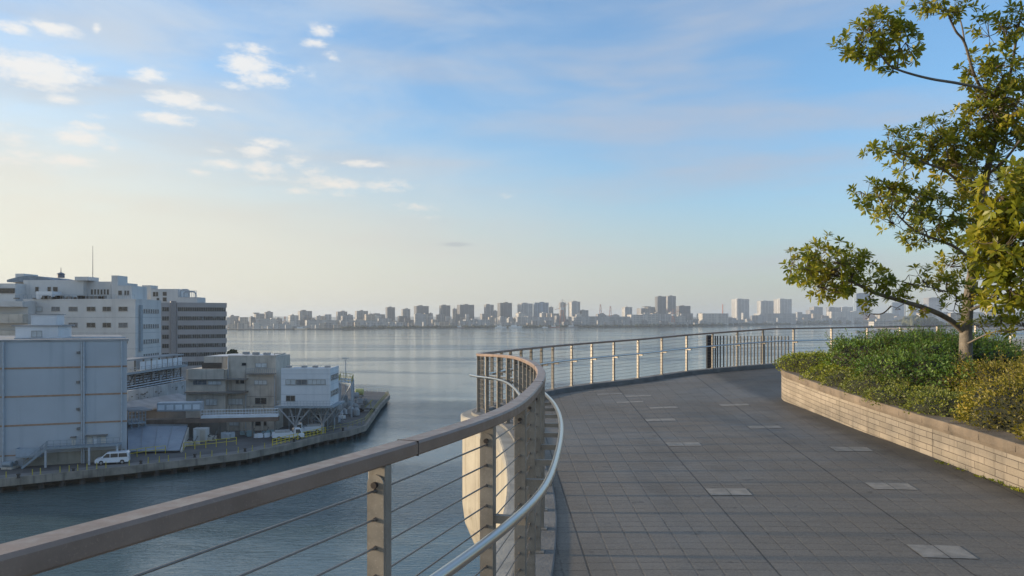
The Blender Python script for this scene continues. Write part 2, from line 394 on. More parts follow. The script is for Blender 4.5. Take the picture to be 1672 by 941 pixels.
# kerb, outer ledge and the rounded concrete fascia
prof_k = [(-.13, -.1), (-.13, .11), (-.12, .12), (.12, .12), (.13, .11), (.13, -.1)]
sweep(PATH, NRM, prof_k, deck_z, lift=True).build("kerb", kerbm, prom)
prof_l = [(.132, -.1), (.132, .075), (.30, .075), (.325, .06), (.325, -.12), (.30, -.14), (.30, -.2), (.132, -.2)]
sweep(PATH, NRM, prof_l, deck_z, lift=True).build("ledge", ledge, prom)
def fascia():
    mb = sweep(PATH, NRM, [(.296, -.145), (.296, -1.55), (.25, -1.9), (.08, -2.3), (-.22, -2.62), (-.5, -2.8), (-.5, -.2)], deck_z)
    return mb
def skirt_mat():
    m = bpy.data.materials.new("skirt"); m.use_nodes = True; g = G(m.node_tree); b = g.n['Principled BSDF']
    uv = g.new('ShaderNodeUVMap', uv_map='UVMap').outputs[0]; oc = g.new('ShaderNodeTexCoord').outputs['Object']
    f = g.noise(oc, 1.4, 5, .6); c = g.mix(g.rng(f, .3, .7, 0, 1), (.29, .26, .205), (.39, .355, .285))
    st = g.noise(g.scale(uv, (6, .25, 1)), 1.5, 5, .65); c = g.mix(g.rng(st, .5, .66, 0, .75), c, (.20, .17, .12))
    blot = g.noise(g.scale(uv, (2.5, 1.2, 1)), 2.0, 5, .7); c = g.mix(g.rng(blot, .56, .7, 0, .6), c, (.16, .13, .09))
    ux, uy, _ = g.sep(uv); j = g.m('ABSOLUTE', g.m('SUBTRACT', g.m('FRACT', g.m('DIVIDE', ux, .62)), .5))
    c = g.mix(g.rng(j, .0, .02, .9, 0), c, (.12, .10, .08))
    g.put(b.inputs['Base Color'], c); b.inputs['Roughness'].default_value = .85
    bp = g.new('ShaderNodeBump'); bp.inputs['Strength'].default_value = .3; g.put(bp.inputs['Height'], f); g.put(b.inputs['Normal'], bp.outputs[0]); return m
fascia().build("fascia", skirt_mat(), prom)

# ---------------------------------------------------------------- the railing
railm = mat("rail_paint", (.24, .17, .13), .42, .0, spec=.45, scuff=.2, var=.14, vs=6, bump=.05, bs=200)
postm = mat("post_paint", (.25, .225, .19), .45, .25, var=.14, vs=5, streak=.4, scuff=.3, dirt=(.12, .085, .055))
steel = mat("stainless", (.60, .59, .56), .28, 1.0, var=0)
cablem = mat("cable_steel", (.22, .19, .165), .4, .6, var=.1, vs=30)
darkm = mat("fitting_dark", (.06, .05, .045), .5, .5, var=.1)
rbase = (PATH[60].x, PATH[60].y, deck_z(PATH[60].x, PATH[60].y))
rail = thing("railing", rbase, "beige post and cable railing with brown flat top rail along the paved deck", "railing")
RH = 1.2
w = .0385
prof_r = [(-w, -.042), (-w+.006, -.048), (w-.006, -.048), (w, -.042), (w, -.008), (w-.007, 0), (-w+.007, 0), (-w, -.008)]
sweep(PATH, NRM, [(a, b + RH) for a, b in prof_r], deck_z).build("top_rail", railm, rail)
r0 = .0205
circ = [(-.165 + r0 * cos(2*pi*k/12), .80 + r0 * sin(2*pi*k/12)) for k in range(12)]
sweep(PATH, NRM, circ, deck_z).build("handrail", steel, rail, smooth=True)
i_a = min(range(len(PATH)), key=lambda i: (PATH[i] - Vector((.27, 8.0, 0))).length); i_b = min(range(len(PATH)), key=lambda i: (PATH[i] - Vector((-.66, 13.7, 0))).length)
oc_ = [(.15 + .019 * cos(2*pi*k/10), .80 + .019 * sin(2*pi*k/10)) for k in range(10)]
sweep(PATH[i_a:i_b], NRM[i_a:i_b], oc_, deck_z).build("outer_rail", steel, rail, smooth=True)
# where the posts stand
def path_at_px(px, lo, hi):
    best = min(range(lo, hi), key=lambda i: abs(CX + F * PATH[i].x / max(.05, PATH[i].y) - px)); return best
i0 = min(range(len(PATH)), key=lambda i: abs(PATH[i].y - .4) + (PATH[i].x > 0) * 9)
tip = min(range(len(PATH)), key=lambda i: PATH[i].x + (PATH[i].y < 10) * 9)
near_lim = min(range(len(PATH)), key=lambda i: (PATH[i] - Vector((*NEAR[5], 0))).length) + 12
posts = [path_at_px(p, i0, near_lim) for p in (620, 794, 849, 884)]
posts[3] = posts[2] + round(.60 / DS)
k = posts[0]
k -= round(1.35 / DS)
while k > 4: posts.append(k); k -= round(.9 / DS)
far0 = path_at_px(903, tip + 20, len(PATH))
n = round((far0 - posts[3]) * DS / .60); posts += [posts[3] + round((far0 - posts[3]) * q / n) for q in range(1, n)]
last = far0; posts.append(last)
for p in (934, 967, 1003, 1042, 1081, 1121, 1163, 1204, 1245, 1295, 1358, 1417, 1470, 1530, 1593, 1650, 1705):
    k = path_at_px(p, last, len(PATH)); posts.append(k); last = k
posts = sorted(set(posts))
for i in posts:
    p = PATH[i]; n = NRM[i]; d = Vector((n.y, -n.x, 0)); z = deck_z(p.x, p.y); a = atan2(d.y, d.x)   # local x runs along the rail
    kb = .12 * kerb_h(p.y); m = MB().box((p.x, p.y, z + (RH - .049 + kb) / 2), (.038, .062, RH - .049 - kb), a)
    m.box((p.x, p.y, z + kb + .006), (.10, .11, .012), a)
    po = m.build("post", postm, rail, bevel=.003)
    pl = MB(); wpl = .029; zt = z + RH - .105; ring = [(-wpl, z + .135)] + [(wpl * -cos(pi * q / 8), zt + wpl * sin(pi * q / 8)) for q in range(9)] + [(wpl, z + .135)]
    o1 = p - d * .0195; o2 = p - d * .0265; nn = len(ring)
    pl.add([(*(o1 + n * s).xy, zz) for s, zz in ring] + [(*(o2 + n * s).xy, zz) for s, zz in ring],
           [tuple(range(nn)), tuple(range(nn, 2*nn))[::-1]] + [(q, nn+q, nn+(q+1) % nn, (q+1) % nn) for q in range(nn)])
    pl.build("face_plate", postm, po)
    c = p - d * .027; MB().tube([(c.x, c.y, zt - .002), tuple(c - d * .011 + Vector((0, 0, zt - .002)))], .010, 10).build("bolt", darkm, po)
    br = MB(); q = p - n * .10; br.box((q.x, q.y, z + .755), (.03, .14, .034), a); q2 = p - n * .165; br.box((q2.x, q2.y, z + .772), (.022, .014, .03), a)
    br.build("bracket", postm, po)
for k in range(11):
    h = RH - .125 - k * .087; m = MB(); pts = [PATH[i] + Vector((0, 0, deck_z(PATH[i].x, PATH[i].y) + h)) for i in posts]
    m.tube(pts, .0034, 6)
    for i, q in zip(posts, pts):
        d = Vector((NRM[i].y, -NRM[i].x, 0)); m.tube([q - d * .041, q - d * .018], [.0055, .0085], 8); m.tube([q + d * .018, q + d * .036], .007, 8)
    m.build("cable", cablem, rail)
jm = [posts[0] + 4] + [i + 3 for i in posts[posts.index(path_at_px(620, i0, near_lim)) if path_at_px(620, i0, near_lim) in posts else 0::4]]
for i in sorted(set(jm)):
    p, n = PATH[i], NRM[i]; a = atan2(-n.x, n.y); z = deck_z(p.x, p.y) + RH
    MB().box((p.x, p.y, z - .0238), (.003, .079, .0505), a).build("rail_joint", darkm, rail)

# ---------------------------------------------------------------- lattice screen outside the railing
dk = mat("dark_metal", (.028, .028, .03), .5, .3, var=.1)
gal = mat("weathered_bar", (.20, .185, .165), .55, .4, var=.2)
scr_base = atY(1158, 640, 23.2)
scr = thing("bar_screen", (scr_base.x, scr_base.y, -2.6), "dark end column and row of thin upright bars standing outside the far railing", "fence")
zt = atY(1158, 547.5, 23.2).z
MB().box((scr_base.x, scr_base.y, (zt - 2.6) / 2), (.17, .14, zt + 2.6)).build("column", dk, scr, bevel=.01)
for k, px in enumerate([1168, 1171.5] + [1176 + 5.55 * q for q in range(21)]):
    Y = 23.3 + (px - 1168) * .0085; p = atY(px, 600, Y); top = atY(px, 548.5 + (px - 1168) * .003, Y).z
    MB().box((p.x, p.y, (top - 2.6) / 2), (.03, .05, top + 2.6)).build("bar", dk if k < 4 else gal, scr)
a = atY(1170, 590, 23.35); b = atY(1288, 590, 24.35)
for zz in (-2.45, -1.75): MB().beam((a.x, a.y, zz), (b.x, b.y, zz), .03, .04).build("cross_rail", gal, scr)
pa_ = thing("abutment", (6.2, 24.6, -4), "rounded weathered concrete pier end beside the dark column beyond the railing", "concrete pier")
mm = MB()
for s in range(7):
    t = s / 6; r = 1.0 * sqrt(max(.02, 1 - (1 - t) ** 2 * .96))
    mm.v += [(6.62 - .62 * r - .02 * s * 0, 24.0, -2.35 + .62 * (1 - t) * 1.0 - .0), (6.62 - .62 * r, 26.5, -2.35 + .62 * (1 - t))]
for s in range(6): mm.f.append((2*s, 2*s+1, 2*s+3, 2*s+2))
mm.v += [(6.0, 24.0, -4), (6.0, 26.5, -4), (9.6, 24.0, -4), (9.6, 26.5, -4), (9.6, 24.0, -1.98), (9.6, 26.5, -1.98)]
mm = MB(); foot = [(0.0, -4)] + [(.72 * (1 - cos(pi / 2 * q / 6)), -2.62 + .72 * sin(pi / 2 * q / 6)) for q in range(7)] + [(3.9, -1.90), (3.9, -4)]
nn = len(foot); mm.add([(6.02 + x, 24.0, z) for x, z in foot] + [(6.02 + x, 26.5, z) for x, z in foot],
    [tuple(range(nn)), tuple(range(nn, 2*nn))[::-1]] + [(q, nn+q, nn+(q+1) % nn, (q+1) % nn) for q in range(nn)])
mm.build("pier_body", ledge, pa_)
# ================================================================ far shore, city
rnd = random.Random(7)
def shore_y(px):
    xs = [-200, 360, 740, 1100, 1200, 1420, 1600, 2000]; ys = [541, 539.5, 536, 534.3, 532, 528.8, 528.5, 528.5]
    return float(np.interp(px, xs, ys))
def shoreY(px): return 25 * F / (shore_y(px) - YH)
landm = mat("far_land", (.055, .06, .05), .95, var=.3, vs=.02)
wallm = mat("sea_wall", (.20, .19, .17), .9, var=.25, vs=.05)
sp = [at(px, shore_y(px), WATER_Z) for px in range(-200, 2001, 50)]
foot = [(p.x, p.y) for p in sp] + [(9000, 5000), (9000, 9000), (-8500, 9000), (-8500, 2500)]
far = tag(MB().prism(foot[::1], WATER_Z - .5, WATER_Z + 1.8).build("far_shore", landm), kind='structure')
# distant low hills
def hill(pts, Y, depth, name="hill"):
    mb = MB(); n = len(pts)
    for k, (px, py) in enumerate(pts):
        for j, (f, dd) in enumerate(((0, 0), (.75, .25), (1, .5), (.6, .8), (0, 1))):
            YY = Y + depth * dd; zt = -(py - YH) / F * (Y + depth * .5); mb.v.append(((px - CX) / F * YY, YY, WATER_Z + .5 + (zt - WATER_Z) * f))
    for k in range(n - 1):
        for j in range(4): mb.f.append((k*5+j, (k+1)*5+j, (k+1)*5+j+1, k*5+j+1))
    return tag(mb.build(name, mat("hill_green", (.05, .058, .035), .95, var=.35, vs=.01), smooth=True), kind='structure')
rr = random.Random(3)
hill([(x, 517.5 - 2.2 * mnoise.noise(Vector((x * .012, 0, 0))) - max(0, (x - 1300)) * .022) for x in range(300, 1950, 12)], 7200, 900)
hill([(x, 515 - 5 * math.exp(-((x - 1620) / 120) ** 2) - 2 * mnoise.noise(Vector((x * .03, 5, 0)))) for x in range(1400, 1900, 10)], 4300, 500)

def city_mat(name, col, win=.6, fz=4.2, fx=5.0):
    m = bpy.data.materials.new(name); m.use_nodes = True; g = G(m.node_tree); b = g.n['Principled BSDF']; MATS[name] = m
    x, y, z = g.sep(g.new('ShaderNodeTexCoord').outputs['Object'])
    f = g.m('FRACT', g.m('DIVIDE', z, fz)); h = g.m('ADD', g.m('MULTIPLY', x, .94), g.m('MULTIPLY', y, .34)); fr = g.m('FRACT', g.m('DIVIDE', h, fx))
    w = g.m('MULTIPLY', g.rng(f, .30, .42, 0, 1), g.rng(fr, .18, .3, 0, 1))
    bay = g.rng(g.m('FRACT', g.m('DIVIDE', h, fx * 3.3)), .82, .88, 0, 1)
    w = g.m('MULTIPLY', w, g.m('SUBTRACT', 1, bay))
    oi = g.new('ShaderNodeObjectInfo').outputs['Random']
    base = g.mix(g.rng(g.noise(g.new('ShaderNodeTexCoord').outputs['Object'], .06, 3), .3, .7, 0, 1), tuple(k * .88 for k in col), tuple(k * 1.1 for k in col))
    g.put(b.inputs['Base Color'], g.mix(g.m('MULTIPLY', w, min(.85, win * 1.4)), base, (.05, .06, .075))); b.inputs['Roughness'].default_value = .7; return m
CM = {'grey': city_mat('city_grey', (.30, .29, .28)), 'white': city_mat('city_white', (.44, .43, .41), .5), 'dark': city_mat('city_dark', (.15, .15, .155), .6, 4.2, 4),
      'tan': city_mat('city_tan', (.42, .36, .29), .45), 'glass': city_mat('city_glass', (.26, .33, .40), .5, 4.2, 9), 'pale': city_mat('city_pale', (.48, .45, .40), .3, 6, 12),
      'shed': city_mat('city_shed', (.34, .34, .33), .25, 7, 20), 'red': city_mat('city_red', (.42, .22, .17), .3, 6, 10)}
roofm = mat("city_roof", (.22, .22, .22), .9, var=.2, vs=.1)
def local(loc, a): return lambda x, y, z: (loc[0] + x * cos(a) - y * sin(a), loc[1] + x * sin(a) + y * cos(a), loc[2] + z)
def tower(x0, x1, yt, back, col, label, ang=20, dr=.7, top='box', group=None, cat="tower", name="tower_block", step=None, tbl=None):
    Y = shoreY((x0 + x1) / 2) + back; a = R(ang) - math.atan(((x0 + x1) / 2 - CX) / F) * .6
    wpx = (x1 - x0) / F * Y; w = wpx / (cos(a) + dr * sin(a)); d = w * dr
    zt = -(yt - YH) / F * Y; H = zt - (WATER_Z + 1.8); cxm = ((x0 + x1) / 2 - CX) / F * Y
    t = thing(name, (cxm, Y + d / 2, WATER_Z + 1.8), label, cat, group); t.rotation_euler = (0, 0, a)
    WP[t] = Vector((0, 0, 0))
    m = MB(); hh = H - (0 if top == 'flat' else 2.2)
    if step:                                                # stepped silhouette: list of (from, to, height share)
        for s0, s1, f in step: m.box(((s0 + s1 - 1) / 2 * w, 0, hh * f / 2), ((s1 - s0) * w - .05, d, hh * f))
    else: m.box((0, 0, hh / 2), (w, d, hh))
    wl = m.build("wall", CM[col], t)
    if top != 'flat':
        r = random.Random(int(x0 * 7)); k0 = r.uniform(-.22, .15)
        MB().box((k0 * w, 0, H - 1.1 + (r.random() * 1.6) / 2), (w * r.uniform(.22, .5), d * .5, 2.4 + r.random() * 1.6)).build("roof_house", CM[col], t)
        MB().box((0, 0, hh + .25), (w * 1.01 if not step else w * .2, d * 1.01, .5)).build("parapet", roofm, t)
        if r.random() < .5: MB().tube([(k0 * w, 0, H), (k0 * w, 0, H + r.uniform(4, 9))], .25, 4).build("mast", roofm, t)
    return t
T = tower
T(372, 389, 515, 300, 'grey', "low grey block at the left end of the far skyline beside the banded office", cat="tower")
T(404, 430, 511, 350, 'grey', "stepped pale apartment block, second group from the left of the skyline", step=[(0, .35, .62), (.35, 1, 1)])
T(430, 444.5, 508.6, 380, 'grey', "narrow grey block standing close against the stepped pale apartment block")
T(449, 460, 519, 260, 'grey', "small grey block alone between the narrow grey block and the square slab")
T(484, 508, 507, 420, 'grey', "square grey slab block standing alone above a row of pale sheds")
T(547, 566, 508, 380, 'grey', "grey apartment block with lower wing touching it on the right")
T(566, 576, 513.5, 380, 'grey', "lower wing block right of the grey apartment block")
T(578, 600, 507, 400, 'grey', "broad grey block left of the long low office", dr=.6)
T(604, 628, 512.5, 360, 'grey', "long low office between the broad grey block and the slender tower", dr=.4)
T(628.5, 644.5, 501, 420, 'dark', "slender dark tower left of the twin stepped slabs")
T(654.5, 669.5, 504, 420, 'grey', "pinkish grey mid height tower just left of the wide dark slab")
T(674.5, 699.5, 499, 460, 'dark', "wide dark slab with small roof house and a low wing at right")
T(699, 706.5, 511, 460, 'grey', "low narrow wing at the right foot of the wide dark slab")
T(716.5, 735, 498, 420, 'dark', "square dark tower standing apart between gaps of sky")
T(738, 746, 503.5, 500, 'grey', "narrow grey tower tucked behind the broad flat topped slab")
T(745, 774, 497, 420, 'dark', "broad flat topped dark slab in the middle left of the skyline")
T(790, 806, 497, 420, 'grey', "grey tower with a lower shoulder before the darkest slab")
T(805, 812, 507, 420, 'grey', "low shoulder block touching the grey tower before the darkest slab")
T(812, 836, 494, 440, 'dark', "darkest tall slab left of the pair of glassy towers")
T(845, 870, 495, 420, 'white', "left one of the pair of glassy white edged towers", dr=.9)
T(871, 896, 493.5, 430, 'glass', "right one of the pair of glassy towers, blue grey front", dr=.25)
T(896.5, 903.5, 501, 430, 'grey', "thin grey tower against the right side of the blue grey glassy tower")
T(913, 924, 493.5, 520, 'grey', "narrow tower behind the tall red and white harbour crane")
T(929, 947.5, 492, 480, 'white', "white tower with slanted crown right of the tall harbour crane", dr=1.0)
T(947.5, 961, 506, 480, 'grey', "low grey block right of the white tower with the crown")
T(1017, 1032.5, 501, 520, 'white', "small white tower standing apart left of the tallest twin slabs", dr=1)
T(1042, 1071, 500.5, 560, 'grey', "wide grey mid rise just left of the tallest twin slabs", step=[(0, .5, .93), (.5, 1, 1)])
T(1071, 1088, 483.5, 520, 'dark', "left half of the tallest twin slabs of the skyline")
T(1087.5, 1104, 483, 540, 'grey', "right half of the tallest twin slabs of the skyline")
T(1105, 1128, 499, 520, 'dark', "dark block right of the tallest twin slabs behind the red crane")
T(1198, 1224.5, 488, 650, 'white', "white tower with dark window stripes, left of the three white towers", dr=.7, ang=28)
T(1240, 1264, 491, 700, 'white', "middle and lowest of the three white towers on the right skyline", dr=.6)
T(1268, 1294, 488, 700, 'white', "rightmost of the three white towers with a striped left half", dr=.8, ang=28)
T(1321, 1344, 501, 650, 'grey', "grey hospital like block above the dark waterfront trees", step=[(0, .3, .82), (.3, 1, 1)])
T(1352, 1374, 501.5, 700, 'grey', "low grey office left of the wide pale mid rise", dr=.4)
T(1373, 1396, 501, 740, 'pale', "wide pale mid rise left of the tall blue glass tower", dr=.4)
T(1396, 1422, 479, 200, 'glass', "tall blue glass tower with a pale left edge near the tree", dr=.35, ang=24)
T(1456, 1477, 494, 300, 'glass', "blue tower seen under the lowest limb of the tree")
T(1477, 1488, 494, 380, 'white', "pale tower wedged between two blue towers under the tree limb")
T(1488, 1514, 497, 300, 'glass', "wide blue block just left of the pointed blue tower under the tree")
T(1516, 1538, 486, 600, 'grey', "blue grey tower half hidden by leaves left of the trunk")
T(1612, 1640, 498, 900, 'grey', "blue grey block between trunk and drooping twigs at the right edge")
# low rise sprawl
MARKS = [(380, 'the low grey block at the left end'), (417, 'the stepped pale apartments'), (437, 'the narrow grey block'), (496, 'the square slab standing alone'), (556, 'the apartments with the lower wing'), (589, 'the broad grey block'),
  (616, 'the long low office'), (636, 'the slender dark tower'), (662, 'the pinkish grey tower'), (687, 'the wide dark slab'), (726, 'the square dark tower'), (760, 'the broad flat topped slab'), (798, 'the shouldered grey tower'),
  (824, 'the darkest tall slab'), (857, 'the white edged tower'), (884, 'the blue grey glassy tower'), (918, 'the tall harbour crane'), (938, 'the white crowned tower'), (980, 'the red and white mast'), (1025, 'the small white tower'),
  (1056, 'the wide mid rise'), (1088, 'the tallest twin slabs'), (1116, 'the dark block by the red crane'), (1180, 'the slim chimney'), (1211, 'the left of the three white towers'), (1252, 'the middle of the three white towers'),
  (1281, 'the right of the three white towers'), (1332, 'the hospital like block'), (1384, 'the wide pale mid rise'), (1409, 'the tall blue glass tower'), (1466, 'the blue tower under the limb'), (1500, 'the wide blue block'), (1527, 'the blue grey tower by the trunk'), (1626, 'the block at the right edge')]
def near_lb(c, what):
    m_ = min(MARKS, key=lambda q: abs(q[0] - c)); d_ = c - m_[0]
    side = 'directly below' if abs(d_) < 6 else ('left of' if -14 < d_ < 0 else 'right of' if 0 <= d_ < 14 else 'further left of' if d_ < 0 else 'further right of')
    return "low " + what + " " + side + " " + m_[1]
kinds = ['grey', 'white', 'tan', 'shed', 'pale', 'dark']
r = random.Random(21)
px = 366
while px < 1660:
    w = r.uniform(7, 20); yt = shore_y(px) - r.uniform(12, 25) * (1 if px < 1150 else .85)
    T(px, px + w, yt, r.uniform(120, 330), r.choice(kinds), near_lb(px + w / 2, "block"), dr=r.uniform(.4, 1), ang=r.uniform(8, 30),
      group="low blocks crowding behind the far waterfront", cat="building", name="low_block", top='flat' if r.random() < .55 else 'box')
    px += w * r.uniform(.5, .85)
sh = random.Random(5)
px = 372
while px < 1480:
    w = sh.uniform(5, 15); yt = shore_y(px) - sh.uniform(5, 12)
    T(px, px + w, yt, sh.uniform(20, 90), sh.choice(['shed', 'pale', 'white', 'grey', 'tan']), near_lb(px + w / 2, "shed on the far quay"), dr=sh.uniform(.3, .8), ang=sh.uniform(5, 26),
      group="small sheds along the far quay", cat="shed", name="quay_shed", top='flat')
    px += w * sh.uniform(.75, 1.3)
for x0, x1, yt, c, lb in [(494, 549, 523, 'shed', "long grey warehouse with lit left gable on the far left shore"), (549, 612, 523.5, 'shed', "long pale warehouse beside the one with the lit left gable"),
        (472, 481, 525, 'pale', "small sunlit cream building at the far left shore"), (612, 640, 526, 'shed', "flat warehouse end on the shore below the slender dark tower"),
        (755, 800, 522, 'white', "white terraced terminal building on the shore below the broad slab"), (838, 905, 518, 'white', "long white terminal building below the pair of glassy towers"),
        (932, 1030, 517, 'shed', "long grey factory hall right of the tall harbour crane"), (1027, 1075, 514, 'pale', "pale stepped hall with sunlit left end before the tallest twin slabs"),
        (1045, 1100, 513, 'white', "white office hall at the foot of the tallest twin slabs"), (1145, 1190, 512, 'pale', "pale warehouse with bright left gable left of the three white towers"),
        (1240, 1300, 512, 'shed', "grey warehouse in front of the middle and right white towers"), (1358, 1395, 509, 'pale', "cream waterfront hall below the wide pale mid rise"),
        (1406, 1428, 514, 'red', "reddish pink house on the slope below the tall blue tower")]:
    T(x0, x1, yt, 100, c, lb, dr=.5, ang=14, cat="warehouse", name="long_warehouse", top='flat')
# cranes and masts
crm = mat("crane_red", (.48, .19, .13), .7, var=.1); crw = mat("crane_white", (.6, .58, .55), .7, var=.1)
def crane(px, ytop, ybase_off, label, hm, jibs):
    Y = shoreY(px) + 60; c = atY(px, shore_y(px), Y); zb = WATER_Z + 1.8; zt = -(ytop - YH) / F * Y; t = thing("harbour_crane", (c.x, c.y, zb), label, "crane")
    H = zt - zb; m = MB(); w = H * .07
    for sx in (-1, 1):
        for sy in (-1, 1): m.beam((c.x + sx * w * 1.6, c.y + sy * w * 1.6, zb), (c.x + sx * w * .45, c.y + sy * w * .45, zb + H * .62), 1.1, 1.1)
    for f in (.15, .35, .5):
        k = 1.6 - 1.15 * f / .62
        for sx in (-1, 1): m.beam((c.x + sx * w * k, c.y - w * k, zb + H * f), (c.x - sx * w * (k - .3), c.y - w * (k - .3), zb + H * (f + .16)), .7, .7)
    m.build("tower_legs", crm, t)
    MB().box((c.x, c.y, zb + H * .66), (w * 1.8, w * 1.8, H * .09)).build("machine_house", crw, t)
    MB().beam((c.x, c.y, zb + H * .66), (c.x, c.y, zt), 1.6, 1.6).build("mast", hm, t)
    j = MB()
    for dx, dz in jibs: j.beam((c.x, c.y, zb + H * .7), (c.x + dx * H, c.y, zb + H * dz), 1.2, 1.2); j.beam((c.x, c.y, zt), (c.x + dx * H * .9, c.y, zb + H * (dz * .93 + .05)), .4, .4)
    j.build("jib", crm, t)
crane(918, 489, 0, "tall red and white harbour crane in the middle of the far waterfront", crw, [(-.28, .62), (.25, .86)])
crane(1099, 505, 0, "squat red harbour crane below the tallest twin slabs", crm, [(-.35, .98), (.38, .95)])
for px, yt, lb in [(980.5, 497, "red and white lattice mast above the grey factory hall"), (996.7, 500, "shorter lattice mast right of the red and white one"), (1180, 497, "slim brick coloured chimney left of the three white towers"),
                   (465, 517, "small reddish steel mast on the far left shore")]:
    Y = shoreY(px) + 200; c = atY(px, 530, Y); zb = WATER_Z + 1.8; zt = -(yt - YH) / F * Y; t = thing("lattice_mast" if 'chimney' not in lb else "chimney", (c.x, c.y, zb), lb, "mast" if 'chimney' not in lb else "chimney")
    H = zt - zb; m = MB()
    if 'chimney' in lb: m.tube([(c.x, c.y, zb), (c.x, c.y, zt)], [2.6, 1.8], 10)
    else:
        for sx in (-1, 1): m.beam((c.x + sx * H * .10, c.y, zb), (c.x + sx * 1.0, c.y, zt), 1.3, 1.3)
        for q in range(7): f = q / 7; k = H * .10 * (1 - f) + f; m.beam((c.x - k, c.y, zb + H * f), (c.x + k * .9, c.y, zb + H * (f + .13)), .8, .8)
    m.build("shaft", crm, t); MB().box((c.x, c.y, zb + H * .72), (4, 3, 3)).build("platform", crw, t)
# waterfront trees: one continuous belt too far to tell apart
def belt(x0, x1, h, Yo, name, label, seed=1):
    r = random.Random(seed); m = MB()
    px = x0
    while px < x1:
        Y = shoreY(px) + Yo + r.uniform(-15, 15); c = at(px, 540, -25); c = atY(px, 530, Y); hh = h * r.uniform(.6, 1.15); rad = hh * r.uniform(.6, .95)
        base = len(m.v); n = 7
        for i, (f, rz) in enumerate(((0, .5), (.3, 1), (.6, .85), (.85, .5), (1, .08))):
            for k in range(n):
                t = 2 * pi * k / n; q = rad * rz * r.uniform(.75, 1.15); m.v.append((c.x + q * cos(t), c.y + q * sin(t), WATER_Z + 1.5 + hh * f * r.uniform(.9, 1.1)))
        for i in range(4):
            for k in range(n): m.f.append((base+i*n+k, base+i*n+(k+1) % n, base+(i+1)*n+(k+1) % n, base+(i+1)*n+k))
        px += max(1.2, rad * F / Y * r.uniform(.6, 1.0))
    return tag(m.build(name, mat("belt_green", (.035, .045, .022), .95, var=.5, vs=.05)), label, "trees", kind='stuff')
belt(1040, 1290, 8, 15, "tree_belt", "dark belt of trees along the far waterfront below the towers", 1)
belt(1290, 1500, 17, 40, "tree_belt", "thicker dark wood on the far shore left of the near tree", 2)
belt(560, 1040, 6, 12, "tree_belt", "thin dark line of bushes on the left half of the far quay", 3)
# boats on the far quay
bm = mat("boat_white", (.7, .7, .68), .5, var=.05)
def boat(px, off, L, label, hue=bm):
    Y = shoreY(px) - off; c = atY(px, 530, Y); t = thing("moored_boat", (c.x, Y, WATER_Z), label, "boat", "boats moored along the far quay")
    m = MB(); n = 8; h = L * .09
    low = [(-L/2, -L*.06), (-L/2, L*.06), (L*.25, L*.07), (L*.42, 0), (L*.25, -L*.07)]; top = [(-L/2, -L*.08), (-L/2, L*.08), (L*.28, L*.09), (L*.5, 0), (L*.28, -L*.09)]
    m.add([(c.x + x, Y + y, WATER_Z - .3) for x, y in low] + [(c.x + x, Y + y, WATER_Z + h + (.03 * L if x > L * .3 else 0)) for x, y in top],
          [(0,1,2,3,4)[::-1], (5,6,7,8,9)] + [(i, (i+1) % 5, 5+(i+1) % 5, 5+i) for i in range(5)])
    m.build("hull", hue, t); MB().box((c.x - L*.12, Y, WATER_Z + h + L*.05), (L*.42, L*.11, L*.10)).build("cabin", bm, t)
    MB().tube([(c.x - L*.02, Y, WATER_Z + h), (c.x - L*.02, Y, WATER_Z + h + L*.28)], L*.006 + .1, 5).build("mast", bm, t)
boat(818, 12, 34, "long low white boat moored below the darkest tall slab")
boat(842, 10, 40, "longest white boat moored below the pair of glassy towers")
boat(752, 10, 26, "dark hulled boat moored below the broad flat topped slab", mat("boat_dark", (.12, .08, .07), .6, var=.1))
boat(906, 10, 30, "red hulled boat moored left of the tall harbour crane", mat("boat_red", (.3, .11, .08), .6, var=.1))
boat(890, 10, 18, "small white boat moored between the longest white boat and the red one")
boat(935, 10, 34, "grey hulled boat moored right of the tall harbour crane", mat("boat_grey", (.2, .2, .21), .6, var=.1))
boat(492, 10, 30, "sunlit cream boat moored on the far left shore", mat("boat_cream", (.55, .45, .33), .6, var=.1))

# ---- the near right-hand bay: breakwater, wooded point, beach
sand = mat("sand", (.36, .30, .23), .95, var=.2, vs=.05, bump=.3, bs=1)
beach_f = [at(1592, 560, -24.2), at(1540, 575, -24.2), at(1480, 600, -24.2), at(1480, 660, -24.2), at(2200, 700, -24.2), at(2300, 551, -24.2), at(1760, 551, -24.2), at(1660, 553.5, -24.2)]
tag(MB().prism([(p.x, p.y) for p in beach_f], -26, -24.2).build("beach", sand), kind='structure')
rockm = mat("rock", (.10, .095, .085), .9, var=.4, vs=.4, bump=.5, bs=2)
rk = random.Random(4); m = MB()
a, b = at(1402, 543, WATER_Z), at(1448, 542, WATER_Z)
for k in range(60):
    t = rk.random(); c = a.lerp(b, t); s = rk.uniform(1.5, 3.2); m.lathe((c.x + rk.uniform(-2, 2), c.y + rk.uniform(-9, 9), WATER_Z), [(s, -.5), (s * .95, s * .4), (s * .5, s * .9), (.1, s * 1.05)], 6, rk.uniform(.7, 1.2), 1)
tag(m.build("breakwater", rockm), "low dark rubble breakwater in the bay left of the tree", "breakwater")
wood = mat("point_green", (.075, .08, .04), .95, var=.4, vs=.03)
pf = [at(1428, 536.5, WATER_Z), at(1500, 538.5, WATER_Z), at(1600, 538, WATER_Z), at(1760, 538, WATER_Z), at(1900, 530, WATER_Z), at(1430, 532, WATER_Z)]
tag(MB().prism([(p.x, p.y) for p in pf], WATER_Z - .5, WATER_Z + 1.6).build("headland", mat("headland", (.20, .17, .13), .95, var=.3, vs=.03)), kind='structure')
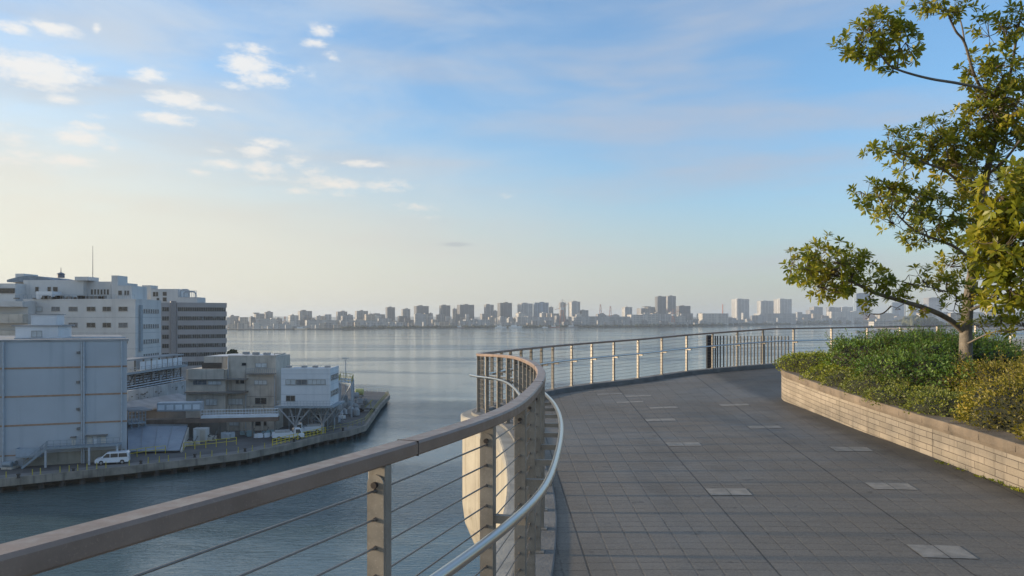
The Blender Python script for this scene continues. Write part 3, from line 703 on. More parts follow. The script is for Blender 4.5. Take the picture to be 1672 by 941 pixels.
def mound(px0, px1, pyt, Y, label, seed):
    r = random.Random(seed); m = MB(); zt = -(pyt - YH) / F * Y
    for k in range(90):
        t = r.random(); px = px0 + (px1 - px0) * t; env = sin(pi * min(1, max(.06, t))) ** .5; YY = Y + r.uniform(-45, 45); hh = (zt - WATER_Z) * env * r.uniform(.55, 1.0); rad = r.uniform(6, 11)
        c = ((px - CX) / F * YY, YY); base = len(m.v); n = 8
        for f, q in ((0, .6), (.55, 1), (.75, .95), (.92, .6), (1, .1)):
            for j in range(n):
                a = 2 * pi * j / n; rr_ = rad * q * r.uniform(.75, 1.15); m.v.append((c[0] + rr_ * cos(a), c[1] + rr_ * sin(a), WATER_Z + 1 + hh * f))
        for i in range(4):
            for j in range(n): m.f.append((base+i*n+j, base+i*n+(j+1) % n, base+(i+1)*n+(j+1) % n, base+(i+1)*n+j))
    return tag(m.build("wooded_mound", wood), label, "trees", kind='stuff')
mound(1452, 1545, 514, 2050, "rounded wooded point across the bay seen under the tree limb", 1)
mound(1535, 1760, 517, 2150, "low wooded ground behind and right of the tree trunk", 2)
def hut(px0, px1, py0, py1, Y, col, label, cat="building"):
    a = atY(px0, py1, Y); b = atY(px1, py1, Y); zt = atY(px0, py0, Y).z; t = thing("shore_building", ((a.x + b.x) / 2, Y, a.z), label, cat); WP[t] = Vector(t.location)
    w = b.x - a.x; MB().box(((a.x + b.x) / 2, Y + w * .2, (a.z - 2 + zt) / 2), (w, w * .4, zt - a.z + 2)).build("wall", CM[col], t)
    MB().box(((a.x + b.x) / 2, Y + w * .2, zt + .3), (w * 1.04, w * .44, .6)).build("roof", roofm, t)
hut(1427, 1472, 525.5, 531, 1900, 'pale', "long low white pavilion on the near shore under the tree limb")
hut(1431, 1440, 521.5, 527, 1930, 'pale', "small white upper block above the long low white pavilion")
hut(1502, 1528, 511, 517, 2100, 'pale', "cream house low behind the wooded point")
hut(1552, 1572, 512, 522, 1950, 'tan', "tan gabled house just left of the trunk")
hut(1437, 1460, 513, 520, 3200, 'tan', "sand coloured flats below the limb left of the wooded point")
# mooring piles in the shallow bay
pm = mat("pile", (.16, .13, .11), .9, var=.2)
pg = MB(); pr = random.Random(9)
for k in range(26):
    p = at(1428 + k * 5.4 + pr.uniform(-1, 1), 545 + pr.uniform(-2.5, 3), WATER_Z)
    c = pm and MB().tube([(p.x, p.y, WATER_Z - .5), (p.x, p.y, WATER_Z + pr.uniform(3, 6))], .55, 6).build("mooring_pile", pm, origin=(p.x, p.y, WATER_Z))
    tag(c, "thin dark pile standing in the shallow water behind the breakwater", "pile", "piles in the shallow bay")
# things on the beach
um = mat("shelter_dark", (.05, .05, .055), .8, var=.2)
for px, lb in ((1620, "dark beach shelter, left one right of the trunk"), (1627, "dark beach shelter between the other two right of the trunk"), (1647, "dark beach shelter nearest the right edge of the beach")):
    p = at(px, 563.5, -24.2); t = thing("beach_shelter", p, lb, "shelter", "dark shelters on the beach")
    MB().lathe(p + Vector((0, 0, 2.1)), [(2.3, 0), (1.9, .5), (.1, 1.1)], 10).build("canopy", um, t); MB().tube([p, p + Vector((0, 0, 2.3))], .12, 6).build("pole", pm, t)
# open-air haze between here and the far shore
hz = MB().box((300, 4300, 33), (18800, 10600, 119)).build("haze", None)
hm = bpy.data.materials.new("haze"); hm.use_nodes = True; hm.node_tree.nodes.clear(); g = G(hm.node_tree)
vo = g.new('ShaderNodeVolumePrincipled'); vo.inputs['Color'].default_value = (.84, .92, 1.0, 1); vo.inputs['Density'].default_value = .00013; vo.inputs['Anisotropy'].default_value = .25
ou = g.new('ShaderNodeOutputMaterial'); g.l.new(vo.outputs[0], ou.inputs['Volume']); hz.data.materials.append(hm); tag(hz, kind='stuff')
tag(hz, "thin pale sea haze softening the far shore", "haze")
# ================================================================ the works on the left bank
QZ = QUAY_Z
quay_px = [(-420, 812), (-200, 802), (0, 784), (211, 763), (326, 750), (402, 741), (470, 727), (530, 712), (570, 705), (598, 696), (611, 678), (622, 662), (637, 646)]
QP = [at(x, y, QZ) for x, y in quay_px]
back = [at(634, 640.5, QZ), at(600, 639, QZ), at(580, 639, QZ), Vector((-60, 262, QZ)), Vector((-98, 330, QZ)), Vector((-420, 340, QZ)), Vector((-420, 100, QZ))]
asph = mat("quay_asphalt", (.085, .085, .085), .85, var=.3, vs=.15, streak=.3)
qconc = mat("quay_concrete", (.21, .19, .16), .9, var=.3, vs=.4, streak=.6, dirt=(.05, .05, .045), bump=.4, bs=4)
pile_d = mat("pile_dark", (.05, .05, .048), .9, var=.3, vs=.8)
def inset(P, d):
    out = []
    for i in range(len(P)):
        t = (P[min(i+1, len(P)-1)] - P[max(i-1, 0)]).normalized(); out.append(P[i] + Vector((-t.y, t.x, 0)) * d)
    return out
tag(MB().prism([(p.x, p.y) for p in inset(QP, .6) + back], QZ - .9, QZ).build("quay", asph), kind='structure')
ql = MB(); A_, B_ = QP + [back[0]], inset(QP, .62) + [back[0] + Vector((-1, 0, 0))]
for i in range(len(A_) - 1):
    a, b, c, d = A_[i], A_[i+1], B_[i+1], B_[i]
    ql.hexa([(p.x, p.y, QZ - 1.0) for p in (a, b, c, d)], [(p.x, p.y, QZ + .14) for p in (a, b, c, d)])
qe = thing("quay_wall", QP[3], "stained concrete quay wall with dark piles under its lip along the left bank", "quay wall")
ql.build("lip", qconc, qe)
bk = MB(); C_ = inset(QP, 3.2) + [back[0] + Vector((-3, -3, 0))]
for i in range(len(C_) - 1):
    bk.add([(C_[i].x, C_[i].y, WATER_Z - .6), (C_[i+1].x, C_[i+1].y, WATER_Z - .6), (C_[i+1].x, C_[i+1].y, QZ - .9), (C_[i].x, C_[i].y, QZ - .9)], [(0, 1, 2, 3)])
bk.build("back_wall", pile_d, qe)
def along(P, s):
    for i in range(len(P) - 1):
        L = (P[i+1] - P[i]).length
        if s <= L: d = (P[i+1] - P[i]).normalized(); return P[i] + d * s, d
        s -= L
    return P[-1], (P[-1] - P[-2]).normalized()
QL = sum((QP[i+1] - QP[i]).length for i in range(len(QP) - 1))
s0 = (QP[1] - QP[0]).length + (QP[2] - QP[1]).length - 8
pil = MB(); s = s0
while s < QL:
    p, d = along(QP, s); n = Vector((-d.y, d.x, 0)); q = p + n * 1.1
    pil.tube([(q.x, q.y, WATER_Z - .8), (q.x, q.y, QZ - .9)], .42, 7); s += 2.6
tag(pil.build("piles", pile_d, qe), kind='stuff')
# kerb beam and lane strip
tag(MB().prism([(p.x, p.y) for p in inset(QP, 1.0)[1:10] + inset(QP, 3.6)[1:10][::-1]], QZ, QZ + .02).build("quay_lane", mat("lane_grey", (.16, .155, .15), .9, var=.2, vs=.3)), kind='structure')
yel = mat("yellow_paint", (.52, .42, .035), .5, var=.15, vs=1.5)
yel2 = mat("yellow_faded", (.30, .27, .09), .7, var=.25, vs=1)
def q_at(px, py, off=.3):
    return at(px, py, QZ)
# single marker posts along the near reach
MP = {10: "nearest the left edge of the photo", 53: "below the foot of the steel stair", 66: "just right of the foot of the steel stair", 98: "below the first gallery column", 113: "between the first gallery columns",
  127: "left of the warehouse double downpipe", 142: "below the warehouse double downpipe", 158: "just ahead of the white van", 173: "in front of the van's front wheel", 211: "right of the white van at the warehouse corner",
  242: "below the left part of the sloping panel", 260: "below the middle of the sloping panel", 275: "below the lower right of the sloping panel", 303: "left of the pale cabinet", 327: "below the pale cabinet", 346: "right of the pale cabinet",
  370: "below the left end of the grey works", 389: "below the middle guard rail's right end", 412: "below the bluish trestle gear", 432: "next to the bright guard rail"}
for px, py in [(10, 781), (53, 777), (66, 775), (98, 772), (113, 770.5), (127, 769), (142, 767.5), (158, 765.5), (173, 764), (211, 761), (242, 756.5), (260, 755), (275, 753), (303, 749), (327, 747), (346, 745), (370, 742), (389, 739), (412, 736), (432, 732)]:
    p = at(px, py, QZ); h = .95
    o = MB().box((p.x, p.y, QZ + h / 2), (.10, .10, h)).box((p.x, p.y, QZ + .03), (.24, .24, .06)).build("marker_post", mat("yellow_worn", (.40, .35, .07), .6, var=.2), origin=p)
    tag(o, "yellow marker post on the quay edge " + MP[px], "post", "yellow marker posts on the quay edge")
def guard(pts, h, gap, mt, label, name="guard_rail", rails=(1.0, .55), th=.09, cat="guard rail"):
    t = thing(name, pts[0], label, cat); L = sum((pts[i+1] - pts[i]).length for i in range(len(pts) - 1)); n = max(1, round(L / gap))
    for k in range(n + 1):
        p, d = along(pts, min(L - 1e-3, L * k / n)); MB().box((p.x, p.y, p.z + h / 2), (th, th, h)).build("post", mt, t)
    m = MB()
    for f in rails:
        for i in range(len(pts) - 1): m.beam(pts[i] + Vector((0, 0, h * f)), pts[i+1] + Vector((0, 0, h * f)), th * .8, th * .8)
    m.build("rails", mt, t); return t
guard([at(445, 729, QZ), at(470, 722.5, QZ), at(500, 715.5, QZ), at(531, 708, QZ)], 1.25, 1.25, yel, "bright yellow guard rail on the quay in front of the white trucks", th=.11, rails=(1, .6, .25))
gp = [at(532, 707.5, QZ), at(570, 700, QZ), at(596, 691, QZ), at(608.5, 675, QZ), at(620, 660, QZ), at(634, 645, QZ)]
guard(gp, 1.2, 2.2, yel2, "faded yellow guard rail following the quay edge out to its tip", th=.08)
guard([at(581, 641, QZ), at(634, 641.5, QZ)], 1.2, 1.8, mat("pale_rail", (.35, .33, .22), .7, var=.1), "pale guard rail across the far end of the quay", th=.08)
guard([at(209, 748.5, QZ), at(240, 743.5, QZ), at(270, 740.5, QZ)], 1.3, 1.6, yel, "yellow guard rail beside the parked van in front of the sloping panel", th=.09)
guard([at(300, 735.5, QZ), at(340, 731.5, QZ), at(386, 726, QZ)], 1.3, 1.7, yel, "yellow guard rail between the sloping panel and the grey works", th=.10)

# ---- facade helper: a vertical plane between two ground points
class Fac:
    def __init__(s, P0, P1, off=0):
        s.o = Vector((P0[0], P0[1], 0)); s.d = (Vector((P1[0], P1[1], 0)) - s.o).normalized(); s.n = Vector((s.d.y, -s.d.x, 0)); s.o += s.n * off
        s.L = (Vector((P1[0], P1[1], 0)) - Vector((P0[0], P0[1], 0))).length; s.a = atan2(s.d.y, s.d.x)
    def pt(s, u, z, out=0): p = s.o + s.d * u + s.n * out; return Vector((p.x, p.y, z))
    def hit(s, px, py):
        k = (px - CX) / F; t = s.n.dot(s.o) / (s.n.x * k + s.n.y); p = Vector((k * t, t, 0)); return (p - s.o).dot(s.d), -(py - YH) / F * t
    def slab(s, mb, u0, u1, z0, z1, o0, o1):
        return mb.hexa([s.pt(u0, z0, o1), s.pt(u1, z0, o1), s.pt(u1, z0, o0), s.pt(u0, z0, o0)], [s.pt(u0, z1, o1), s.pt(u1, z1, o1), s.pt(u1, z1, o0), s.pt(u0, z1, o0)])
    def rect(s, mb, x0, y0, x1, y1, o0=0, o1=.05):
        cy = (y0 + y1) / 2; u0, za = s.hit(x0, y0); u1, zb = s.hit(x1, y0); _, zc = s.hit(x0, y1); _, zd = s.hit(x1, y1)
        return s.slab(mb, u0, u1, (zc + zd) / 2, (za + zb) / 2, o0, o1)
    def window(s, par, x0, y0, x1, y1, n=2, glass=None, frame=None, z=None):
        u0, za = s.hit(x0, y0); u1, _ = s.hit(x1, y0); _, zb = s.hit((x0 + x1) / 2, y1)
        if z: za, zb = z
        return s.window_m(par, u0, u1, zb, za, n, glass, frame)
    def window_m(s, par, u0, u1, z0, z1, n=2, glass=None, frame=None):
        f = .07; m = MB(); s.slab(m, u0 - f, u1 + f, z1, z1 + f, 0, .07); s.slab(m, u0 - f * 1.6, u1 + f * 1.6, z0 - f * 1.3, z0, 0, .14)
        s.slab(m, u0 - f, u0, z0, z1, 0, .07); s.slab(m, u1, u1 + f, z0, z1, 0, .07)
        for k in range(1, n): c = u0 + (u1 - u0) * k / n; s.slab(m, c - .035, c + .035, z0, z1, .02, .065)
        w = m.build("window", frame or frm, par); g_ = MB(); s.slab(g_, u0, u1, z0, z1, -.02, .02); g_.build("pane", glass or glass_d, w); return w
shade_d = mat('shade_dark', (.06, .055, .05), .9, var=.2)  # near-black colour that stands in for shade
frm = mat("window_frame", (.28, .28, .27), .5, .2, var=.1)
glass_d = mat("glass_dark", (.02, .024, .028), .2, var=.3, vs=.5)
glass_l = mat("glass_blind", (.46, .49, .50), .35, var=.15, vs=.5)
glass_m = mat("glass_mid", (.10, .12, .14), .2, var=.3, vs=.5)
wblue = mat("warehouse_blue", (.39, .43, .47), .6, var=.06, vs=.15, streak=.32, dirt=(.20, .25, .31))
brown = mat("brown_strip", (.33, .215, .145), .7, var=.15)
pipem = mat("pipe_grey", (.38, .42, .46), .5, .2, var=.1)
stair_m = mat("stair_steel", (.24, .29, .33), .6, .2, var=.1)
roofg = mat("roof_grey", (.26, .27, .28), .9, var=.2, vs=.3)
pale = mat("works_white", (.52, .52, .51), .75, var=.08, vs=.15, streak=.42, dirt=(.30, .31, .31))
palel = mat("works_bluewhite", (.62, .64, .66), .6, var=.06, vs=.2, streak=.3, dirt=(.34, .38, .42))
concg = mat("works_concrete", (.46, .425, .37), .85, var=.14, vs=.45, streak=.6, dirt=(.14, .13, .115))
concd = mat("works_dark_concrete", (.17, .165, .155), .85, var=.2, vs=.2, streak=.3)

# ---- big blue warehouse
P0, P1 = Vector((-79.0, 113.6, 0)), Vector((-62.6, 119.5, 0)); d = (P1 - P0).normalized()
FW = Fac(P0 - d * 45, P1); wh = thing("warehouse", (*P1.xy, QZ), "large blue grey windowless warehouse with thin brown bands at the left edge", "warehouse")
foot = [(P0 - d * 45).xy, P1.xy, (P1 + Vector((-17.5, 30, 0))).xy, (P0 - d * 45 + Vector((-17.5, 30, 0))).xy]
MB().prism([tuple(p) for p in foot], QZ, -3.55).build("wall", wblue, wh)
c = [(Vector((*p, 0)) ) for p in foot]; cen = sum(c, Vector()) / 4
MB().prism([tuple((cen + (q - cen) * 1.008).xy) for q in c], -3.55, -3.25).build("roof_edge", roofg, wh)
for ya, yb in ((603.8, 596.6), (650.5, 640.8), (698.7, 685.2)):
    u0, z0 = FW.hit(3, ya); u1, z1 = FW.hit(206, yb); z = (z0 + z1) / 2; m = MB(); FW.slab(m, 0, FW.L, z - .14, z + .14, -.02, .05); m.build("band", brown, wh)
u, z = FW.hit(20, 744); m = MB(); FW.slab(m, 0, FW.hit(112, 750)[0] - 5, z - .1, z + .1, -.02, .05); m.build("band", brown, wh)
for px, r in ((6, .16), (134, .12), (137.5, .16), (199, .12)):
    u, _ = FW.hit(px, 600); MB().tube([FW.pt(u, QZ, .3), FW.pt(u, -3.6, .3)], r, 8).build("downpipe", pipem, wh)
for px, py in ((128, 576), (127.5, 624), (127.5, 668), (128, 700)):
    u, z = FW.hit(px, py); m = MB(); FW.slab(m, u - .2, u + .2, z - .2, z + .2, 0, .3); m.build("lamp_box", concd, wh)
# panel joints are part of the wall surface; doors, hoods behind the gallery
door = mat("door_pale", (.52, .50, .45), .6, var=.1)
for x0, y0, x1, y1, mt in ((117, 716, 124, 731, door), (142, 712, 151, 729, door), (152, 711, 158, 728, palel), (165, 713, 173, 727, door)):
    m = MB(); FW.rect(m, x0, y0, x1, y1, 0, .09); m.build("door", mt, wh)
m = MB(); FW.rect(m, 116, 712.5, 125, 714.5, 0, .7); m.build("door_hood", concd, wh)
m = MB(); FW.rect(m, 141, 709.5, 176, 711.5, 0, .8); m.build("door_hood", concd, wh)
u0, z0 = FW.hit(38, 748); u1, _ = FW.hit(204, 730); m = MB(); FW.slab(m, u0, u1, QZ, z0 + .6, .0, .06); m.build("base_shade", mat("base_shade_tan", (.27, .26, .22), .85, var=.12, vs=.6, streak=.4), wh)  # brown panel with the shading of the recess under the gallery painted in
# the roof house
rh = Fac(atY(25, 578, 125), atY(95, 578, 127)); m = MB(); rh.slab(m, 0, rh.L, -3.3, -3.3 + 2.05, -9, 0); m.build("roof_house", palel, wh)
m = MB(); rh.slab(m, -.5, rh.L + .5, -1.25, -1.05, -9.3, .3); m.build("roof_house_eave", roofg, wh)
u0, _ = rh.hit(42, 530); u1, _ = rh.hit(85, 530); m = MB(); rh.slab(m, u0, u1, -1.05, .75, -8, -3); m.build("upper_house", palel, wh); m = MB(); rh.slab(m, u0 - .2, u1 + .2, .75, .87, -8.2, -2.8); m.build("upper_eave", roofg, wh)
rh.window(wh, 52, 541, 68, 550, 2, glass_l)
m = MB(); a, b = FW.pt(FW.L - 16, -3.05, -1.2), FW.pt(FW.L - .4, -3.05, -1.2); m.tube([a, b], .12, 6)
for k in range(8): q = a.lerp(b, k / 7); m.tube([q, q - Vector((0, 0, .3))], .06, 5)
m.build("roof_pipe", pipem, wh)
# gallery and stair standing in front of it
gal_t = thing("access_stair", FW.pt(FW.hit(60, 760)[0], QZ, 2.6), "grey steel gallery and stair along the foot of the blue grey warehouse", "staircase")
u0, zg = FW.hit(82, 740); u1, zg2 = FW.hit(199, 730); ug0 = FW.hit(31, 745)[0]; zfl = QZ + 3.05
m = MB(); FW.slab(m, u0, u1, zfl - .28, zfl, .35, 2.3); m.build("walkway", stair_m, gal_t)
us = FW.hit(42, 760)[0]; m = MB()
for sgn in (1.2, 2.3):
    m.beam(FW.pt(u0 + .1, zfl, sgn), FW.pt(us, QZ + .1, sgn), .1, .32); m.beam(FW.pt(u0 + .1, zfl + 1, sgn), FW.pt(us, QZ + 1.1, sgn), .07, .07); m.beam(FW.pt(u0 + .1, zfl + .5, sgn), FW.pt(us, QZ + .6, sgn), .05, .05)
for k in range(14):
    f = (k + .5) / 14; q = FW.pt(u0 + (us - u0) * f, zfl + (QZ - zfl) * f, 1.75); m.box(q, (.30, 1.1, .05), FW.a)
    if k % 3 == 0:
        for sgn in (1.2, 2.3): m.beam(FW.pt(u0 + (us - u0) * f, zfl + (QZ - zfl) * f, sgn), FW.pt(u0 + (us - u0) * f, zfl + (QZ - zfl) * f + 1, sgn), .05, .05)
m.build("flight", stair_m, gal_t)
m = MB()
for f in (.5, 1.0): m.beam(FW.pt(u0, zfl + 1.05 * f, 2.25), FW.pt(u1, zfl + 1.05 * f, 2.25), .06, .06)
n = 11
for k in range(n + 1): u = u0 + (u1 - u0) * k / n; m.beam(FW.pt(u, zfl, 2.25), FW.pt(u, zfl + 1.05, 2.25), .06, .06)
m.build("handrail", stair_m, gal_t)
for px in (80, 150, 195): u = FW.hit(px, 740)[0]; m = MB(); FW.slab(m, u - .14, u + .14, QZ, zfl - .28, 2.0, 2.28); m.build("column", pipem, gal_t)
gb = thing("side_platform", FW.pt(ug0, QZ + 2.4, .5), "small railed steel platform left of the stair head on the warehouse wall", "platform")
u1b = FW.hit(72, 740)[0]; z = FW.hit(50, 742)[1]; m = MB(); FW.slab(m, ug0, u1b, z - .25, z, 0, 1.8); m.build("floor", stair_m, gb)
m = MB(); FW.slab(m, ug0, u1b, z, z + 1.2, 1.72, 1.78); FW.slab(m, ug0, ug0 + .08, z, z + 1.2, 0, 1.8); m.build("mesh_panel", mat("mesh_grey", (.30, .36, .42), .7, var=.1), gb)
for px, py, lb in ((20, 760, "round grey motor and pump at the foot of the warehouse left of the stair"), (13, 762, "smaller grey pump beside the round motor at the warehouse foot")):
    p = at(px, py + 4, QZ); t = thing("pump", p, lb, "pump"); MB().tube([p + Vector((-.7, 0, .7)), p + Vector((.6, 0, .7))], .42, 12).build("motor", stair_m, t); MB().box(p + Vector((0, 0, .15)), (1.6, .8, .3)).build("plinth", concg, t)

# ---- tall white works behind
YB = 186.0
FB = Fac(atY(38, 500, YB + 3), atY(221, 500, YB)); p1 = atY(221, 500, YB); p2 = atY(263, 500, 203); ZT = 4.75
wb = thing("factory_block", (p1.x, p1.y, QZ), "tall pale factory block with small paired windows and domed roof house", "factory")
p0 = FB.o; MB().prism([(p0.x, p0.y), (p1.x, p1.y), (p2.x, p2.y), (p2.x - 40, p2.y + 12), (p0.x - 5, p0.y + 30)], QZ, ZT).build("wall", pale, wb)
FB2 = Fac((p1.x, p1.y), (p2.x, p2.y))
for ya, yb in ((501.5, 508), (527.5, 534.5), (553, 560)):
    for x0, x1 in ((51.5, 68.5), (84.5, 97.5), (112.5, 126.5), (142, 155.5), (168, 181), (194, 208)):
        FB.window(wb, x0, ya, x1, yb, 2, rnd.choice([glass_d, glass_m, glass_l, glass_m]), z=(FB.hit(100, ya)[1], FB.hit(100, yb)[1]))
for z0 in (ZT - 3.2, ZT - 7.2, ZT - 11.2, ZT - 15):
    for k in range(7):
        u = FB2.L * (.30 + .09 * k); FB2.window_m(wb, u, u + .9, z0, z0 + 1.0, 1, glass_m)
for z in (ZT - 4.4, ZT - 8.4, ZT - 12.4):
    m = MB(); FB.slab(m, 0, FB.L, z, z + .12, -.01, .03); m.build("joint", mat("joint_grey", (.34, .36, .37), .8), wb)
    m = MB(); FB2.slab(m, 0, FB2.L, z, z + .12, -.01, .03); m.build("joint", MATS["joint_grey"], wb)
m = MB(); uu = FB2.L * .12; FB2.slab(m, uu, uu + 1.4, ZT - 13, ZT - 1.2, 0, .5); m.build("duct", stair_m, wb)
m = MB(); FB.slab(m, -.1, FB.L + .1, ZT, ZT + .35, -.6, .05); FB2.slab(m, 0, FB2.L, ZT, ZT + .35, -.6, .05); m.build("parapet", pale, wb)
def fslab(par, name, mt, Y, x0, y0, x1, y1, depth=8, out=0):
    f = Fac(atY(x0, 500, Y), atY(x1, 500, Y)); z1 = atY(x0, y0, Y).z; z0 = atY(x0, y1, Y).z; m = MB(); f.slab(m, 0, f.L, z0, z1, -depth, 0); o = m.build(name, mt, par); return f, o
fslab(wb, "stair_tower", pale, 196, 25, 447, 38.5, 490, 6)
fp, ph = fslab(wb, "roof_house", pale, 194, 38, 457.5, 136, 491, 16)
f2, o2 = fslab(wb, "roof_house", pale, 196, 136, 460, 181, 491, 14)
for x0, y0, x1, y1 in ((58, 469, 63, 476), (78, 469, 83, 476), (87, 469, 94, 481)): fp.window(wb, x0, y0, x1, y1, 1, glass_d)
for k in range(6): f2.window(wb, 149 + k * 5.2, 473, 151.5 + k * 5.2, 481, 1, glass_d)
f3, o3 = fslab(wb, "lift_tower", pale, 193, 182, 450, 192, 490, 5); f4, o4 = fslab(wb, "roof_block", pale, 192, 192, 466.5, 215, 490, 8)
for x0, x1 in ((193.5, 199), (203.5, 206), (208, 210.5)): f4.window(wb, x0, 475, x1, 482, 1, glass_d)
fslab(wb, "roof_unit", palel, 188.5, 59, 476, 85, 488, 4); fslab(wb, "roof_unit", pale, 193, 122, 452, 144, 458, 5)
m = MB(); cy = 204; a = atY(50, 457, cy); b = atY(122, 457, cy); L = b.x - a.x; n = 12; zb_ = atY(86, 457, 194).z
pts = [(a.x + L * k / n, zb_ + 1.1 * sin(pi * k / n)) for k in range(n + 1)]; nn = n + 3; ring = [(a.x, zb_ - .6)] + pts + [(b.x, zb_ - .6)]
m.add([(x, 194.4, z) for x, z in ring] + [(x, 208, z) for x, z in ring], [tuple(range(nn)), tuple(range(nn, 2*nn))[::-1]] + [(q, nn+q, nn+(q+1) % nn, (q+1) % nn) for q in range(nn)])
m.build("vaulted_roof", mat("vault_grey", (.16, .20, .24), .7, var=.15), wb)
p = atY(99.5, 452, 200); MB().lathe((p.x, p.y, p.z - .3), [(.9, 0), (.9, 1.0), (1.1, 1.0), (.6, 1.3), (.12, 1.5), (.06, 2.8)], 10).build("roof_lantern", mat("vault_dark", (.10, .12, .16), .6), wb)
p = atY(151.5, 458, 197); MB().tube([(p.x, p.y, p.z - .5), (p.x, p.y, atY(151, 402, 197).z)], [.11, .05], 6).build("mast", concd, wb)
ru = random.Random(2); m = MB()
for k in range(26):
    p = atY(ru.uniform(20, 175), 489, 188.5); s = ru.uniform(.3, .9); m.box((p.x, p.y, ZT + .35 + s * .5), (s * 1.6, 1, s))
m.build("roof_clutter", concd, wb)
a, b = atY(25, 485, 188.2), atY(220, 485, 187); m = MB(); m.beam((a.x, a.y, ZT + 1.4), (b.x, b.y, ZT + 1.4), .05, .05)
for k in range(30): q = a.lerp(b, k / 29); m.beam((q.x, q.y, ZT + .3), (q.x, q.y, ZT + 1.4), .05, .05)
m.build("roof_rail", stair_m, wb)
# balconied wing left of it
FL = Fac(atY(-60, 500, 181), atY(37, 500, 182.5)); lw = thing("balcony_wing", (FL.o.x, FL.o.y, QZ), "pale wing with open balcony floors left of the tall factory block", "building")
m = MB(); FL.slab(m, 0, FL.L, QZ, 4.5, -20, -2.5); m.build("wall", pale, lw)
for yt, yb in ((492, 501), (513, 528), (540, 552), (564, 575)):
    m = MB(); zt_, zb2 = FL.hit(10, yt)[1], FL.hit(10, yb)[1]; FL.slab(m, 0, FL.L, zb2, zt_, -2.5, 0); m.build("balcony_front", concg if yt > 500 else pale, lw)
for x0 in (-20, -4, 12, 26):
    for y0 in (502, 530, 554): Fac(atY(-60, 500, 183.5), atY(37, 500, 185)).window(lw, x0, y0, x0 + 9, y0 + 8, 2, glass_d)
fslab(lw, "roof_house", pale, 190, -60, 463, 25, 492, 10)
m = MB(); fq = Fac(atY(-60, 500, 189.8), atY(25, 500, 189.8)); fq.rect(m, -30, 471, 24, 479, 0, .06); m.build("window_band", glass_d, lw)

# ---- banded grey office
FG = Fac(atY(262, 500, 281), atY(369, 500, 292)); og = thing("office_block", (*FG.pt(FG.L, 0).xy, QZ), "dark grey office block with seven long window bands beside the water", "office building")
m = MB(); FG.slab(m, 0, FG.L, QZ, 6.25, -22, 0); m.build("wall", concd_g := mat("office_grey", (.33, .31, .305), .8, var=.08, vs=.15, streak=.25), og)
u0 = FG.hit(290.5, 500)[0]; u1 = FG.hit(367.8, 500)[0]; ua = FG.hit(263, 500)[0]; ub = FG.hit(275.5, 500)[0]; ut = FG.hit(279, 500)[0]
for k in range(7):
    z1 = 6.25 - 1.75 - k * 3.52; z0 = z1 - 1.55
    w_ = MB(); FG.slab(w_, u0, u1, z0, z1, -.3, .05); w = w_.build("window_band", glass_d, og)
    m = MB(); nn = 26
    for q in range(nn + 1): c_ = u0 + (u1 - u0) * q / nn; FG.slab(m, c_ - .05, c_ + .05, z0, z1, 0, .08)
    m.build("mullions", frm, w)
    bl = MB(); r_ = random.Random(k)
    for q in range(nn):
        if r_.random() < .25: c_ = u0 + (u1 - u0) * q / nn; FG.slab(bl, c_ + .1, c_ + (u1 - u0) / nn - .1, z1 - r_.uniform(.4, 1.3), z1, .0, .07)
    bl.build("blinds", glass_m, w)
    FG.window_m(og, ua + .4, ub, z0, z1, 3, glass_d)
    m = MB(); FG.slab(m, u0 - .4, FG.L + .25, z0 - 1.97, z0, -.4, .45); m.build("spandrel", MATS["office_grey"], og)
m = MB(); FG.slab(m, u0 - .4, FG.L + .25, 4.5, 6.35, -.4, .45); m.build("spandrel", MATS["office_grey"], og)
m = MB(); FG.slab(m, ut, u0 - .6, QZ, 6.9, -6, .7); m.build("stair_tower", mat("office_dark", (.23, .22, .22), .8, var=.1), og)
fslab(og, "roof_block", pale, 296, 232, 466, 246, 494, 6); fg, _ = fslab(og, "roof_block", pale, 294, 246, 472, 291, 495, 10); fslab(og, "roof_block", pale, 293.5, 291, 485.5, 322, 495, 8)
for x0, y0, x1, y1 in ((250, 477, 254, 484), (255, 477, 258, 484), (266, 477, 272, 483), (266, 486, 272, 492), (256, 487, 260, 492)): fg.window(og, x0, y0, x1, y1, 1, glass_d)
def arc_pipe(x0, x1, yt, yb, Y, r=.22):
    a, b = atY(x0, yb, Y), atY(x1, yb, Y); zt_ = atY(x0, yt, Y).z; rr_ = min(1.2, (b.x - a.x) * .3)
    return [a, (a.x, Y, zt_ - rr_)] + [(a.x + rr_ * (1 - cos(q)), Y, zt_ - rr_ * (1 - sin(q))) for q in (.5, 1.0)] + [(a.x + rr_, Y, zt_), (b.x - rr_, Y, zt_)] + [(b.x - rr_ * (1 - sin(q)), Y, zt_ - rr_ * (1 - cos(q))) for q in (.5, 1.0)] + [(b.x, Y, zt_ - rr_), b]
for x0, x1, yt in ((294, 309, 473), (300, 320, 476.5)): MB().tube(arc_pipe(x0, x1, yt, 487, 294), .3, 6).build("roof_pipe", pipem, og)
m = MB()
for k in range(12): p = atY(291 + k * 2.7, 486, 293); m.beam(p, (p.x, p.y, atY(0, 474.5, 293).z), .12, .12)
p, q = atY(290, 474.5, 293), atY(321, 475.5, 293); m.beam(p, q, .14, .14); m.build("roof_frame", pipem, og)
m = MB()
for k in range(8): p = atY(217 + k * 2.1, 490, 292); m.beam(p, (p.x, p.y, atY(0, 474, 292).z), .12, .12)
for yy in (474, 479, 485): m.beam(atY(216, yy, 292), atY(233, yy, 292), .12, .12)
m.build("cage", pipem, og)

